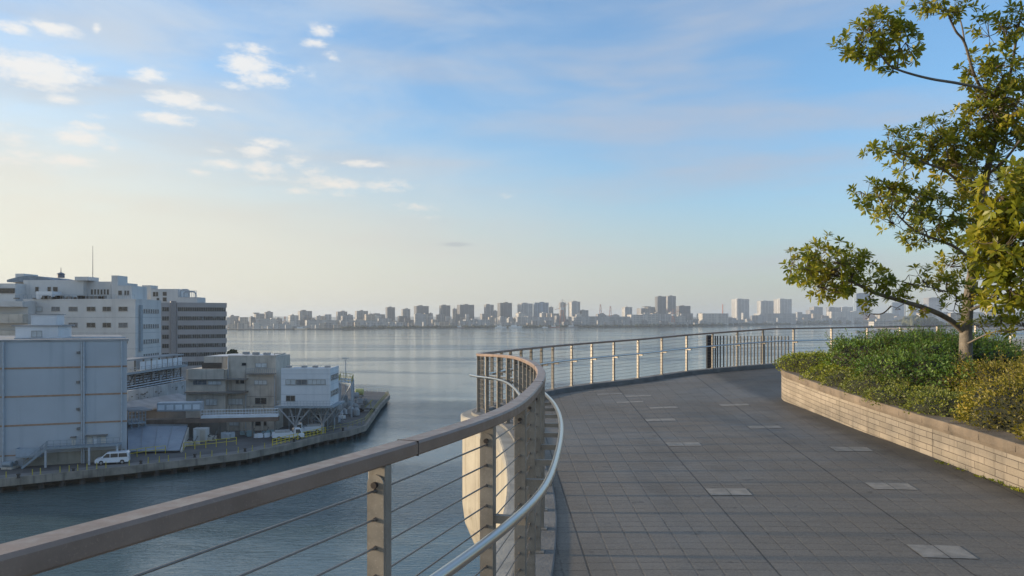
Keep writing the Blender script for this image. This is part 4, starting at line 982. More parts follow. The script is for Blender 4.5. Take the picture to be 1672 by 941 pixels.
# ---- raised covered walkways between warehouse and grey works
gw = thing("pipe_bridge", at(255, 690, QZ), "raised glazed walkway over pipes and trusses behind the sloping panel", "walkway")
FA = Fac(atY(196, 600, 165), atY(298, 600, 196))
u0, z0 = FA.hit(228, 600); u1, _ = FA.hit(298, 600)
gz1 = FA.hit(262, 584)[1]; gz0 = FA.hit(262, 600.5)[1]
glz = mat("panel_white", (.62, .66, .70), .4, var=.08, vs=.3)
m = MB()
for k in range(8): a_ = u0 + (u1 - u0) * k / 8; FA.slab(m, a_ + .25, u0 + (u1 - u0) * (k + 1) / 8 - .25, gz0, gz1 - .5, -.1, 0)
m.build("glazed_panel", glz, gw)
m = MB(); FA.slab(m, u0 - 6, u1, gz1, gz1 + .35, -4, .4); m.build("roof", roofg, gw)
m = MB(); FA.slab(m, u0 - 9, u1 + 2, gz0 - .6, gz0 - .1, -4, .5); m.build("deck", stair_m, gw)
m = MB(); n = 16
for k in range(n + 1):
    u = u0 - 8 + (u1 - u0 + 10) * k / n; m.beam(FA.pt(u, gz0 - .1, .4), FA.pt(u, gz0 + 1, .4), .07, .07)
for zz in (.5, 1.0): m.beam(FA.pt(u0 - 8, gz0 - .1 + zz, .4), FA.pt(u1 + 2, gz0 - .1 + zz, .4), .07, .07)
m.build("handrail", pipem, gw)
m = MB()
for k in range(9):
    u = u0 - 9 + (u1 - u0 + 9) * k / 8; m.beam(FA.pt(u, QZ, -.5), FA.pt(u, gz1, -.5), .3, .3); m.beam(FA.pt(u, QZ, -3.5), FA.pt(u, gz0, -3.5), .3, .3)
    if k < 8: m.beam(FA.pt(u, gz0 - 4.4, -.5), FA.pt(u + (u1 - u0 + 9) / 8, gz0 - .5, -.5), .14, .14)
m.build("steel_frame", concd, gw); m = MB(); FA.slab(m, u0 - 9, u1 + 2, QZ, gz0 - .7, -4.2, -3.9); m.build("shade_backing", shade_d, gw)  # dark sheet added behind the frame to paint the shade under the walkway
rp = random.Random(11); m = MB()
for k in range(6):
    zz = gz0 - 1.2 - k * .55; m.tube([FA.pt(u0 - 9, zz, -1.6 + .3 * k), FA.pt(u1 + 1, zz, -1.6 + .3 * k)], rp.uniform(.1, .24), 7)
m.build("pipe_run", pipem, gw)
m = MB()
for k in range(12):
    u = rp.uniform(u0 - 8, u1); zz = gz0 - rp.uniform(2, 4.5); m.lathe(FA.pt(u, zz, -1), [(.0 + .5, 0), (.55, .2), (.55, .9), (.2, 1.2)], 8)
m.build("valve_tank", roofg, gw)
lw2 = thing("service_wall", at(240, 700, QZ), "long pale stained wall with small openings below the raised glazed walkway", "wall")
FC = Fac(atY(205, 640, 160), atY(312, 640, 190)); u0, za = FC.hit(209, 641); u1, zb_ = FC.hit(311, 620); zc = FC.hit(209, 662)[1]
m = MB(); FC.slab(m, u0, u1, QZ, FC.hit(260, 630)[1], -1, 0); m.build("wall", mat("stained_pale", (.36, .38, .39), .8, var=.2, vs=.4, streak=.5), lw2)
m = MB()
for k in range(22): px = rp.uniform(214, 300); py = np.interp(px, [209, 311], [652, 628]) + rp.uniform(-6, 5); FC.rect(m, px, py, px + rp.uniform(1, 3), py + rp.uniform(1, 2.5), -.02, .05)
m.build("opening", concd, lw2)
lean = thing("lean_to_roof", at(270, 700, QZ), "long low grey roof sloping up to the right in front of the stained wall", "roof")
FD = Fac(atY(209, 660, 150), atY(312, 650, 172)); u0, _ = FD.hit(209, 660); u1, _ = FD.hit(311, 650); z = FD.hit(260, 655)[1]
m = MB(); m.hexa([FD.pt(u0, z - 1.3, 2), FD.pt(u1, z - 1.3, 2), FD.pt(u1, z + .2, -3), FD.pt(u0, z + .2, -3)], [FD.pt(u0, z - 1.0, 2), FD.pt(u1, z - 1.0, 2), FD.pt(u1, z + .5, -3), FD.pt(u0, z + .5, -3)]); m.build("roof_sheet", roofg, lean)
m = MB(); FD.slab(m, u0, u1, QZ, z - 1.2, -3, 1.2); m.build("dark_store", concd, lean)
# dark platform frame next to the warehouse
df = thing("loading_frame", at(222, 745, QZ), "dark open steel loading frame beside the warehouse corner", "frame")
FE = Fac(atY(209, 690, 134), atY(250, 690, 137)); u0, z0 = FE.hit(210, 690); u1, _ = FE.hit(238, 690); zt_ = FE.hit(220, 672)[1]; zb_ = FE.hit(220, 690)[1]
m = MB(); FE.slab(m, u0, u1, zb_ - .3, zb_, -5, 0); m.build("floor", stair_m, df); m = MB(); FE.slab(m, u0, u1 + 1, zt_, zt_ + .25, -5, .3); m.build("roof", roofg, df)
m = MB()
for k in range(6): u = u0 + (u1 - u0) * k / 5; m.beam(FE.pt(u, zb_, -.1), FE.pt(u, zt_, -.1), .14, .14); m.beam(FE.pt(u, QZ, -.3), FE.pt(u, zb_, -.3), .2, .2) if k % 2 else None
for zz in (.7, 1.3): m.beam(FE.pt(u0, zb_ + zz, -.05), FE.pt(u1, zb_ + zz, -.05), .08, .08)
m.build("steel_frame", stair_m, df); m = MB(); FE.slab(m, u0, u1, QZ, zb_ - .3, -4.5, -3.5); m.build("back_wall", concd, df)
# sloping panel
sp_ = thing("sloping_panel", at(260, 738, QZ), "large plain grey sheet roof sloping down towards the quay right of the warehouse", "roof")
a_, b_ = at(209, 738.5, QZ + .3), at(293, 736.5, QZ + .3); FP = Fac(atY(215, 700, 136), atY(306, 700, 138)); c_ = atY(306, 697, 138); d_ = atY(208, 697, 136)
th = Vector((0, 0, .18)); m = MB(); m.hexa([a_, b_, c_, d_], [a_ + th, b_ + th, c_ + th, d_ + th]); m.build("sheet", mat("slope_sheet", (.24, .28, .33), .55, var=.1, vs=.25, streak=.3), sp_)
m = MB()
for k in range(1, 4): p, q = a_.lerp(b_, k / 4) + th * 1.2, d_.lerp(c_, k / 4) + th * 1.2; m.beam(p, q, .06, .05)
m.beam(d_ + th * 1.6, c_ + th * 1.6, .3, .25); m.build("seam", roofg, sp_)
m = MB(); q0 = at(293, 736.5, QZ); m.hexa([(b_.x, b_.y + .3, QZ), (b_.x + .3, b_.y + .3, QZ), (c_.x + .3, c_.y, QZ), (c_.x, c_.y, QZ)], [(b_.x, b_.y + .3, b_.z), (b_.x + .3, b_.y + .3, b_.z), (c_.x + .3, c_.y, c_.z - .1), (c_.x, c_.y, c_.z - .1)]); m.build("side_wall", concg, sp_)
# dark ground floor store behind the panel
st = thing("dark_store", at(320, 715, QZ), "dark low store between the sloping panel and the grey works", "building")
FS = Fac(atY(295, 700, 141), atY(372, 700, 146)); u0, _ = FS.hit(300, 700); u1, _ = FS.hit(372, 700); m = MB(); FS.slab(m, u0 - 8, u1, QZ, FS.hit(330, 688)[1], -6, -1); m.build("wall", concd, st)
tk = at(325, 722, QZ); tnk = thing("white_cabinet", at(325, 722, QZ), "tall pale metal cabinet standing on the quay right of the sloping panel", "cabinet")
zc_ = tk.z; MB().box((tk.x, tk.y + 1, zc_ + 1.25), (2.5, 1.4, 2.5)).build("body", pale, tnk, bevel=.04); MB().box((tk.x - .9, tk.y + .28, zc_ + 1.2), (.5, .06, 1.9)).build("door", palel, tnk); MB().box((tk.x + .5, tk.y + .28, zc_ + 1.2), (.9, .06, 1.9)).build("door", concg, tnk)

# ---- grey concrete works
YC = 151.0
FM = Fac(atY(308, 650, YC), atY(450, 650, YC + .5)); gwk = thing("concrete_works", at(400, 705, QZ), "weathered grey concrete works of stacked blocks in the middle of the left bank", "factory")
def blk(par, name, mt, F_, x0, x1, ytop, o0, o1, zbot=QZ, bev=0):
    u0 = F_.hit(x0, 600)[0]; u1 = F_.hit(x1, 600)[0]; z1 = F_.hit((x0 + x1) / 2, ytop)[1]; m = MB(); F_.slab(m, u0, u1, zbot, z1, o0, o1); return m.build(name, mt, par, bevel=bev), u0, u1, z1
blk(gwk, "wall", concg, FM, 372, 450, 583, -11, 0)
blk(gwk, "wing", concg, FM, 328, 372.5, 583, -11, -1.6)
blk(gwk, "lower_block", concg, FM, 308, 372, 603, -9, 1.4)
p_e = FM.pt(FM.hit(450, 600)[0], 0); FR = Fac(p_e, atY(466, 600, 164))
MB().prism([tuple(p_e.xy), tuple(FR.pt(FR.L, 0).xy), tuple((FR.pt(FR.L, 0) + Vector((-8, 0, 0))).xy), tuple((p_e + Vector((-8, 2, 0))).xy)], QZ, FM.hit(450, 582.9)[1] - .01).build("side_wall", concg, gwk)
zt_ = FM.hit(400, 583)[1]
roofp = mat("roof_pale", (.45, .48, .50), .85, var=.15, vs=.4)
MB().prism([tuple(FM.pt(FM.hit(330, 600)[0], 0, -1.8).xy), tuple(FM.pt(FM.hit(449.5, 600)[0], 0, -.3).xy), tuple((FR.pt(FR.L, 0) + Vector((-.3, -.3, 0))).xy), tuple(FM.pt(FM.hit(345, 600)[0], 0, -13).xy)], zt_, zt_ + .08).build("roof", roofp, gwk)
m = MB(); q0, q1 = FM.pt(FM.hit(372, 600)[0], 0), FM.pt(FM.hit(450, 600)[0], 0); FM.slab(m, FM.hit(372, 600)[0], FM.L, zt_, zt_ + .3, -.25, .05); FR.slab(m, 0, FR.L, zt_, zt_ + .3, -.25, .05); m.build("parapet", concg, gwk)
for px, Y in ((418, 158), (402, 160), (436, 156)): p = atY(px, 580, Y); MB().box((p.x, p.y, zt_ + .4), (1.3, .9, .55)).build("roof_unit", roofg, gwk)
m = MB(); p, q = atY(448, 577.5, 158), atY(459, 577, 161); m.beam(p, q, .12, .12); m.beam(p, (p.x, p.y, zt_), .12, .12); m.beam(q, (q.x, q.y, zt_), .12, .12); m.build("roof_hoop", concd, gwk)
for x0, y0, x1, y1, n, gl in ((417.5, 593.5, 435.5, 600, 2, glass_l), (395, 593, 402, 597, 1, glass_d), (415.7, 621.5, 435.5, 628, 3, glass_l), (392.5, 621, 399, 626.5, 1, glass_d), (385.5, 621, 390, 626.5, 1, glass_d),
        (416.8, 650, 434.8, 659.5, 2, glass_d), (373, 651.5, 396, 660.5, 4, glass_l), (417, 686.8, 435, 695, 2, glass_d), (373.5, 688, 389.5, 695, 2, glass_l)):
    FM.window(gwk, x0, y0, x1, y1, n, gl)
FMl = Fac(atY(308, 650, YC), atY(450, 650, YC + .5), 1.4)
for x0, y0, x1, y1, n, gl in ((316, 621.5, 337, 628, 3, glass_m), (340, 622, 361, 628, 3, glass_l), (321, 652, 333, 661.5, 2, glass_l), (336, 652, 354, 661.5, 3, glass_l), (345, 688, 354, 696, 2, glass_d), (357, 688, 364, 696, 1, glass_d)):
    FMl.window(gwk, x0, y0, x1, y1, n, gl)
for k in range(5):
    u = FR.L * (.2 + .15 * k); FR.window_m(gwk, u, u + .9, FM.hit(440, 598.5)[1], FM.hit(440, 591)[1], 1, glass_d)
m = MB(); FMl.slab(m, FMl.hit(308, 600)[0] - .4, FMl.hit(402, 600)[0], FMl.hit(350, 642)[1], FMl.hit(350, 639.3)[1], -1.4, 1.1); m.build("canopy_slab", concd, gwk)
m = MB(); FMl.slab(m, FMl.hit(308, 600)[0], FMl.hit(366, 600)[0], FMl.hit(350, 619)[1], FMl.hit(350, 602.5)[1], 0, .35); m.build("parapet_panel", concg, gwk)
m = MB(); FMl.slab(m, FMl.hit(308, 600)[0], FMl.hit(402, 600)[0], FMl.hit(350, 620.5)[1], FMl.hit(350, 619)[1], -1.4, .55); m.build("ledge", concd, gwk)
FMr = Fac(atY(308, 650, YC), atY(450, 650, YC + .5), -1.6); m = MB(); FMr.rect(m, 330, 592.5, 362, 602.5, -.05, .1); m.build("recess_shade", mat("shade_dark", (.06, .055, .05), .9, var=.2), gwk)  # flat dark slab, the recess's shade put into its colour
m = MB(); FM.slab(m, FM.hit(405, 600)[0], FM.hit(451, 600)[0], FM.hit(430, 611)[1], FM.hit(430, 609.5)[1], 0, 1.3); m.build("gallery_slab", concd, gwk)
m = MB(); n = 14; ua, ub = FM.hit(405, 600)[0], FM.hit(451, 600)[0]; z = FM.hit(430, 609.5)[1]
for k in range(n + 1): u = ua + (ub - ua) * k / n; m.beam(FM.pt(u, z, 1.2), FM.pt(u, z + 1, 1.2), .05, .05)
m.beam(FM.pt(ua, z + 1, 1.2), FM.pt(ub, z + 1, 1.2), .06, .06); m.build("gallery_rail", stair_m, gwk)
for px, y0, y1 in ((449, 612, 704), (402, 642, 700), (373, 585, 640), (365.5, 605, 620)):
    u = FM.hit(px, 600)[0]; MB().tube([FM.pt(u, FM.hit(px, y1)[1], .25), FM.pt(u, FM.hit(px, y0)[1], .25)], .1, 6).build("downpipe", pipem, gwk)
for y in (648, 664, 682): m = MB(); z = FM.hit(430, y)[1]; FM.slab(m, FM.hit(404, 600)[0], FM.L, z, z + .07, 0, .03); m.build("joint", concd, gwk)
for px in (373, 396, 411, 429):
    u = FM.hit(px, 600)[0]; m = MB(); FM.slab(m, u - .25, u + .25, QZ, FM.hit(px, 662)[1], 0, .35); m.build("pier", concg, gwk)
tr_ = thing("shrub", atY(382, 580, 172), "small dark tree top showing above the roof of the concrete works", "tree")
lfd = mat("dark_leaf", (.03, .04, .02), .9, var=.4, vs=2); m = MB(); r_ = random.Random(8); WP[tr_] = Vector(tr_.location)
for k in range(160):
    p = atY(380 + r_.gauss(0, 2.6), 577 - abs(r_.gauss(0, 1.8)), 172 + r_.uniform(-1, 1)); s = r_.uniform(.15, .4)
    m.add([p + Vector((-s, 0, -s)), p + Vector((s, 0, -s * .4)), p + Vector((s * .7, .1, s)), p + Vector((-s * .6, 0, s * .8))], [(0, 1, 2, 3)])
m.build("crown", lfd, tr_); p = atY(382, 580, 172); MB().tube([(p.x, p.y, QZ), (p.x, p.y, p.z)], .15, 6).build("trunk", concd, tr_)

# ---- pipe and walkway truss in front of the grey works
wt = thing("white_walkway", at(380, 715, QZ), "white railed walkway on a brown beam crossing in front of the grey concrete works", "walkway")
FT = Fac(atY(240, 680, 139), atY(456, 680, 143)); white = mat("white_paint", (.66, .70, .74), .5, var=.08, vs=.5)
m = MB(); u0, u1, u2, u3 = (FT.hit(px, 680)[0] for px in (245, 328, 454, 256)); zt_, zb_ = FT.hit(392, 669)[1], FT.hit(392, 677.5)[1]
zA, zB = FT.hit(328, 666)[1], FT.hit(454, 671)[1]; zC, zD = FT.hit(328, 676)[1], FT.hit(454, 680)[1]
zt_ = (zA + zB) / 2; zb_ = (zC + zD) / 2
n = 26
for k in range(n + 1):
    u = u1 + (u2 - u1) * k / n; m.beam(FT.pt(u, zb_, 0), FT.pt(u, zt_, 0), .06, .06)
for zz in (zt_, (zt_ * .45 + zb_ * .55)):
    m.beam(FT.pt(u1, zz, 0), FT.pt(u2, zz, 0), .12, .12)
m.build("railing", white, wt); m = MB(); FT.slab(m, u1, u2, zb_ - .5, zb_ - .05, -2, .1); m.build("deck", white, wt)
m = MB(); FT.slab(m, u0 - 1, u2, zb_ - 1.35, zb_ - .56, -1.9, .05); m.build("beam", mat("beam_brown", (.19, .14, .11), .8, var=.2, vs=.5, streak=.3), wt)
m = MB(); zc1, zc0 = FT.hit(292, 657.5)[1], FT.hit(292, 672)[1]; FT.slab(m, u3, u1 + .1, zc0, zc1, -2.2, .12); m.build("covered_box", pipem, wt, bevel=.12)
m = MB()
for k in range(5): a0 = u3 + (u1 - u3) * (k + .12) / 5; FT.slab(m, a0, u3 + (u1 - u3) * (k + .88) / 5, zc0 + .35, zc1 - .4, .1, .16)
m.build("box_panel", white, wt)
for px in (255, 281, 324, 358, 411, 448): u = FT.hit(px, 680)[0]; MB().beam(FT.pt(u, QZ, -.9), FT.pt(u, zb_ - 1.35, -.9), .3, .3).build("column", concd, wt)

# ---- blue-white house on branching stilts
YS = 145.5; FH = Fac(atY(459, 640, YS), atY(539, 640, YS)); ph = FH.pt(FH.L, 0); FHr = Fac(ph, atY(553, 640, 154)); sh_ = thing("stilt_house", at(500, 708, QZ), "blue white two storey control house raised on branching steel stilts", "building")
z1 = FH.hit(500, 604.5)[1]; z0 = FH.hit(500, 663)[1]; e = FHr.pt(FHr.L, 0); bl = e + Vector((-9.2, .3, 0)); a_ = FH.o
MB().prism([tuple(a_.xy), tuple(ph.xy), tuple(e.xy), tuple(bl.xy)], z0, z1).build("wall", palel, sh_)
cc = (a_ + ph + e + bl) / 4; MB().prism([tuple((cc + (q - cc) * .96).xy) for q in (a_, ph, e, bl)], z1, z1 + .05).build("roof", roofp, sh_)
m = MB(); FH.slab(m, 0, FH.L, z1, z1 + .35, -.2, .04); FHr.slab(m, 0, FHr.L, z1, z1 + .35, -.2, .04); m.build("parapet", palel, sh_)
for px in (472, 497, 515, 535): p = atY(px, 601, 149); MB().box((p.x, p.y, z1 + .45), (1.0, .7, .4)).build("roof_unit", roofg, sh_)
FH.window(sh_, 467, 620.5, 482, 628, 2, glass_l); FH.window(sh_, 484, 620.5, 501, 628, 2, glass_m); FH.window(sh_, 503, 620.5, 531, 627.5, 4, glass_l); FH.window(sh_, 467.5, 646.5, 481.5, 655, 2, glass_d)
for ya, yb in ((614, 622), (640, 648)):
    for k in range(5): u = FHr.L * (.08 + .18 * k); FHr.window_m(sh_, u, u + FHr.L * .13, FH.hit(539, yb)[1], FH.hit(539, ya)[1], 1, glass_m)
for y in (611, 619.3, 629.3, 644.5): m = MB(); z = FH.hit(500, y)[1]; FH.slab(m, 0, FH.L, z, z + .06, 0, .025); FHr.slab(m, 0, FHr.L, z, z + .06, 0, .025); m.build("joint", pipem, sh_)
m = MB(); zz = z0; n = 18; FH.slab(m, -1.0, FH.L + .8, zz - .35, zz, -9, 1.0); m.build("platform", stair_m, sh_)
m = MB()
for k in range(n + 1): u = -1 + (FH.L + 1.8) * k / n; m.beam(FH.pt(u, zz, .95), FH.pt(u, zz + 1.05, .95), .05, .05)
for f in (.55, 1.05): m.beam(FH.pt(-1, zz + f, .95), FH.pt(FH.L + .8, zz + f, .95), .06, .06)
m.build("platform_rail", pipem, sh_)
for px, yb, Y in ((482, 711, 144.5), (527, 706, 147.5), (508, 699, 153), (545, 697, 155)):
    b0 = atY(px, yb, Y); b0.z = QZ; hgt = z0 - .4 - QZ; m = MB(); m.tube([b0, b0 + Vector((0, 0, hgt * .38))], .30, 8)
    top = b0 + Vector((0, 0, hgt * .36))
    for dx, dy in ((-2.9, -.6), (-1.3, .8), (1.3, -.6), (2.9, .7)): m.beam(top, (top.x + dx, top.y + dy, z0 - .35), .26, .26)
    m.beam((top.x - 1.6, top.y, top.z + hgt * .35), (top.x + 1.6, top.y, top.z + hgt * .35), .14, .14); m.build("stilt", mat("stilt_pale", (.30, .31, .32), .7, var=.15, streak=.3), sh_)
r_ = random.Random(14)
for k in range(8):
    p = atY(472 + k * 10.5, 690, 151 + (k % 3) * 2.2); MB().beam((p.x, p.y, QZ), (p.x, p.y, z0 - .35), .18, .18).build("prop", stair_m, sh_)
    MB().beam((p.x, p.y, QZ + 1 + (k % 2) * 2), (p.x + 2.2, p.y, QZ + 3.8 - (k % 2) * 2), .12, .12).build("brace", stair_m, sh_)
us_ = thing("under_store", at(505, 700, QZ), "dark low concrete store under the raised blue white house", "building")
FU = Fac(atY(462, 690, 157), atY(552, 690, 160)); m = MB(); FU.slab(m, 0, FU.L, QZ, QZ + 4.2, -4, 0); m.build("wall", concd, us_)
FU.window_m(us_, 2, 3.6, QZ + 1.2, QZ + 2.4, 2, glass_d); FU.window_m(us_, 6, 7.6, QZ + 1.2, QZ + 2.4, 2, glass_d)
# platform with machinery behind, lamp post
pt_ = thing("machinery_platform", at(565, 665, QZ), "raised railed platform over machinery right behind the blue white house", "platform")
a_, b_ = atY(553, 625, 176), atY(574, 625, 172); c_, d_ = atY(577, 625, 184), atY(556, 625, 188); zp = atY(0, 625, 174).z
MB().prism([tuple(p.xy) for p in (a_, b_, c_, d_)], zp - .35, zp).build("floor", stair_m, pt_)
m = MB(); Q = [a_, b_, c_, d_, a_]
for i in range(4):
    for f in (.6, 1.3): m.beam((Q[i].x, Q[i].y, zp + f), (Q[i+1].x, Q[i+1].y, zp + f), .09, .09)
    for k in range(4): q = Q[i].lerp(Q[i+1], k / 4); m.beam((q.x, q.y, zp), (q.x, q.y, zp + 1.3), .09, .09)
m.build("guard_rail", yel2, pt_)
m = MB()
for q in (a_, b_, c_, d_): m.beam((q.x, q.y, QZ), (q.x, q.y, zp), .35, .35)
m.beam((a_.x, a_.y, QZ + 2), (b_.x, b_.y, zp), .2, .2); m.beam((b_.x, b_.y, QZ + 2), (c_.x, c_.y, zp), .2, .2); m.build("columns", pipem, pt_)
m = MB(); r_ = random.Random(31)
for k in range(9): p = atY(r_.uniform(553, 582), 650, r_.uniform(172, 186)); m.lathe((p.x, p.y, QZ + r_.uniform(0, 3)), [(.5, 0), (.8, .3), (.8, 1.5), (.3, 2.0)], 9)
m.build("tank", roofg, pt_)
lp = at(564.5, 668, QZ); lt = thing("lamp_post", lp, "thin tall lamp post with flat cross head near the raised platform", "lamp post")
zt_ = atY(0, 585, lp.y).z; MB().tube([lp, (lp.x, lp.y, zt_)], [.16, .09], 8).build("pole", pipem, lt); MB().box((lp.x, lp.y, zt_), (1.8, .4, .18)).build("lamp_head", pipem, lt)
def tank(px, py, L, r, mt, label, name="storage_tank"):
    p = at(px, py, QZ); t = thing(name, p, label, "tank"); MB().tube([p + Vector((-L/2, 0, r + .5)), p + Vector((-L/2 + .15, 0, r + .5)), p + Vector((L/2 - .15, 0, r + .5)), p + Vector((L/2, 0, r + .5))], [r * .7, r, r, r * .7], 14).build("shell", mt, t)
    m = MB()
    for s in (-1, 1): m.box(p + Vector((s * L * .3, 0, .3)), (.3, r * 1.6, .9))
    m.build("saddle", concd, t)
tank(587, 648, 2.4, .95, mat("faded_lime", (.38, .38, .14), .6, var=.15), "faded lime round tank at the inner edge of the far quay")
tank(580, 654, 2.0, .9, roofg, "small grey tank just left of the lime round tank")
def clutter(px, py, seed, label, s=1.0, mt=None):
    r = random.Random(seed); p = at(px, py, QZ); t = thing("equipment_stack", p, label, "equipment"); m = MB()
    for k in range(5): m.box(p + Vector((r.uniform(-1.2, 1.2) * s, r.uniform(-.8, .8) * s, .4 * s + k * .02)), (r.uniform(.5, 1.4) * s, r.uniform(.4, 1) * s, r.uniform(.6, 1.4) * s), r.uniform(0, 1))
    m.build("crates", mt or pipem, t); m = MB()
    for k in range(4): m.tube([p + Vector((r.uniform(-1.5, 1.5) * s, r.uniform(-.6, .6), .2)), p + Vector((r.uniform(-1.5, 1.5) * s, r.uniform(-.6, .6), r.uniform(1, 2) * s))], .09, 6)
    m.build("hoses", concd, t)
clutter(572, 668, 1, "pale equipment heap under the raised platform right of the lamp post", 1.2)
clutter(588, 658, 2, "grey equipment by the lime round tank", 1.1, roofg)
clutter(560, 676, 3, "white and grey gear on the quay below the raised platform", 1.2, white)
clutter(541, 690, 4, "pale boxes beside the right hand stilt of the raised house", 1.2)
clutter(344, 720, 5, "small heap of gear right of the tall pale cabinet", .9, concg)
clutter(404, 712, 6, "bluish trestle gear on the quay left of the white trucks", 1.0, mat("teal_grey", (.22, .33, .36), .7, var=.1))
clutter(441, 712, 7, "blue grey frame of gear directly left of the front white truck", 1.1, MATS["teal_grey"])

# ---- vehicles
carw = mat("car_white", (.62, .66, .71), .3, var=.03, coat=.5); tyre = mat("tyre", (.02, .02, .02), .8, var=.1); hub = mat("hub", (.35, .36, .37), .35, .7, var=.1)
cglass = mat("car_glass", (.02, .025, .03), .06, var=.1); redl = mat("tail_red", (.25, .02, .02), .3, var=.1); lampg = mat("head_lamp", (.6, .6, .58), .15, var=.1)
def veh(name, loc, ang, L, Wd, prof, wx, wr, wins, label, cat, body=carw, extra=None):
    """prof: side outline (x, z); wx wheel x; wins: side windows as outlines"""
    t = thing(name, loc, label, cat); t.rotation_euler = (0, 0, ang); WP[t] = Vector()
    n = len(prof); cen = sum(z for _, z in prof) / n; ring = []
    for ys, k in ((-Wd/2 + .0, 1), (Wd/2, 1)):
        ring.append([(x, ys * (1 - max(0, z - 1.0) * .12), z) for x, z in prof])
    m = MB(); m.add(ring[0] + ring[1], [tuple(range(n)), tuple(range(n, 2*n))[::-1]] + [(q, nn_, nn_ + n, q + n)[::-1] for q, nn_ in ((i, (i+1) % n) for i in range(n))])
    b = m.build("body", body, t, bevel=.05)
    for s in (-1, 1):
        for w in wins:
            k = len(w); y0 = s * (Wd / 2); f = lambda z: y0 * (1 - max(0, z - 1.0) * .12); m = MB()
            m.add([(x, f(z) - s * .02, z) for x, z in w] + [(x, f(z) + s * .012, z) for x, z in w], [tuple(range(k)), tuple(range(k, 2*k))[::-1]] + [(q, (q+1) % k, k+(q+1) % k, k+q) for q in range(k)])
            m.build("side_window", cglass, t)
        for x in wx:
            y0 = s * (Wd / 2 - .10); w = MB().tube([(x, y0 - .11, wr), (x, y0 + .11, wr)], wr, 18).build("wheel", tyre, t)
            MB().tube([(x, y0 + s * .10, wr), (x, y0 + s * .125, wr)], wr * .58, 14).build("rim", hub, w)
            MB().tube([(x, y0 - s * .02, wr), (x, y0 + s * .09, wr)], wr * 1.15, 18).build("wheel_arch", mat("arch_dark", (.03, .03, .03), .8), t)
        MB().box((L/2 - .03, s * Wd * .36, .78), (.08, .32, .18)).build("headlight", lampg, t); MB().box((-L/2 + .02, s * Wd * .42, .95), (.06, .14, .4)).build("tail_light", redl, t)
    if extra: extra(t)
    return t
van_prof = [(2.35, .35), (2.42, .75), (2.2, 1.02), (1.55, 1.18), (.85, 1.83), (.6, 1.93), (-2.15, 1.95), (-2.38, 1.7), (-2.42, .45), (-2.3, .32)]
vw = [[(1.35, 1.18), (.78, 1.72), (.30, 1.75), (.30, 1.15)], [(.2, 1.15), (.2, 1.75), (-.85, 1.75), (-.85, 1.15)], [(-.95, 1.15), (-.95, 1.75), (-2.1, 1.72), (-2.2, 1.15)]]
def van_extra(t):
    MB().add([(1.60, -.72, 1.19), (1.60, .72, 1.19), (.90, .66, 1.815), (.90, -.66, 1.815)], [(0, 1, 2, 3)]).build("windscreen", cglass, t)
    MB().box((0, 0, .40), (4.84, 1.74, .16)).build("sill_trim", mat("trim_grey", (.22, .22, .23), .5), t)
    MB().box((2.42, 0, .52), (.1, 1.6, .2)).build("bumper", MATS["trim_grey"], t); MB().box((-.33, -.885, 1.0), (.2, .03, .04)).build("door_handle", MATS["trim_grey"], t)
    for s in (-1, 1): MB().box((1.25, s * .98, 1.22), (.12, .16, .2)).build("mirror", carw, t)
p = at(184, 757.5, QZ); veh("parked_van", p, pi + FW.a, 4.8, 1.75, van_prof, (1.5, -1.45), .34, vw, "white passenger van parked facing left at the warehouse corner", "van", extra=van_extra)
tk_prof = [(2.9, .45), (2.95, 1.1), (2.6, 1.25), (2.2, 2.15), (1.2, 2.2), (1.1, 1.15), (-2.9, 1.15), (-2.9, .6)]
tw = [[(2.4, 1.3), (2.12, 1.98), (1.35, 2.0), (1.35, 1.3)]]
def tk_extra(t):
    MB().box((-.95, -1.0, 1.32), (3.7, .06, .34)).box((-.95, 1.0, 1.32), (3.7, .06, .34)).build("side_board", carw, t)
    MB().add([(2.585, -.8, 1.32), (2.585, .8, 1.32), (2.235, .75, 2.08), (2.235, -.75, 2.08)], [(0, 1, 2, 3)]).build("windscreen", cglass, t)
    MB().box((-1, 0, 1.6), (2.6, 1.5, .5)).build("load", mat("load_grey", (.32, .33, .33), .8), t)
p = at(470, 718, QZ); veh("flatbed_truck", p, R(22), 5.8, 2.0, tk_prof, (1.8, -1.7), .42, tw, "white flatbed truck nearest the bright yellow guard rail", "truck", extra=tk_extra)
p = at(503, 708, QZ); veh("flatbed_truck", p, R(200), 5.6, 2.0, tk_prof, (1.8, -1.7), .42, tw, "white flatbed truck parked behind the other one under the raised house", "truck", extra=tk_extra)
# yellow mobile hoist out on the quay
hp = at(600, 673, QZ); ht = thing("mobile_hoist", hp, "yellow and dark wheeled hoist with slanted boom alone on the quay", "hoist"); r_ = Vector
for dx in (-1.5, 1.2):
    for dy in (-.8, .8): MB().tube([hp + r_((dx, dy - .15, .5)), hp + r_((dx, dy + .15, .5))], .5, 14).build("wheel", tyre, ht)
MB().box(hp + r_((-.2, 0, .85)), (3.6, 1.3, .4)).box(hp + r_((-1.1, 0, 1.4)), (1.0, 1.2, .9)).build("chassis", concd, ht, bevel=.04)
MB().beam(hp + r_((-.6, 0, 1.2)), hp + r_((1.2, .5, 3.0)), .22, .22).beam(hp + r_((.9, 0, 1)), hp + r_((.7, .2, 2.9)), .16, .16).build("boom", yel2, ht)
MB().lathe(hp + r_((-.5, 0, 1.9)), [(.3, 0), (.65, .2), (.65, .9), (.3, 1.1)], 10).build("drum", concd, ht)

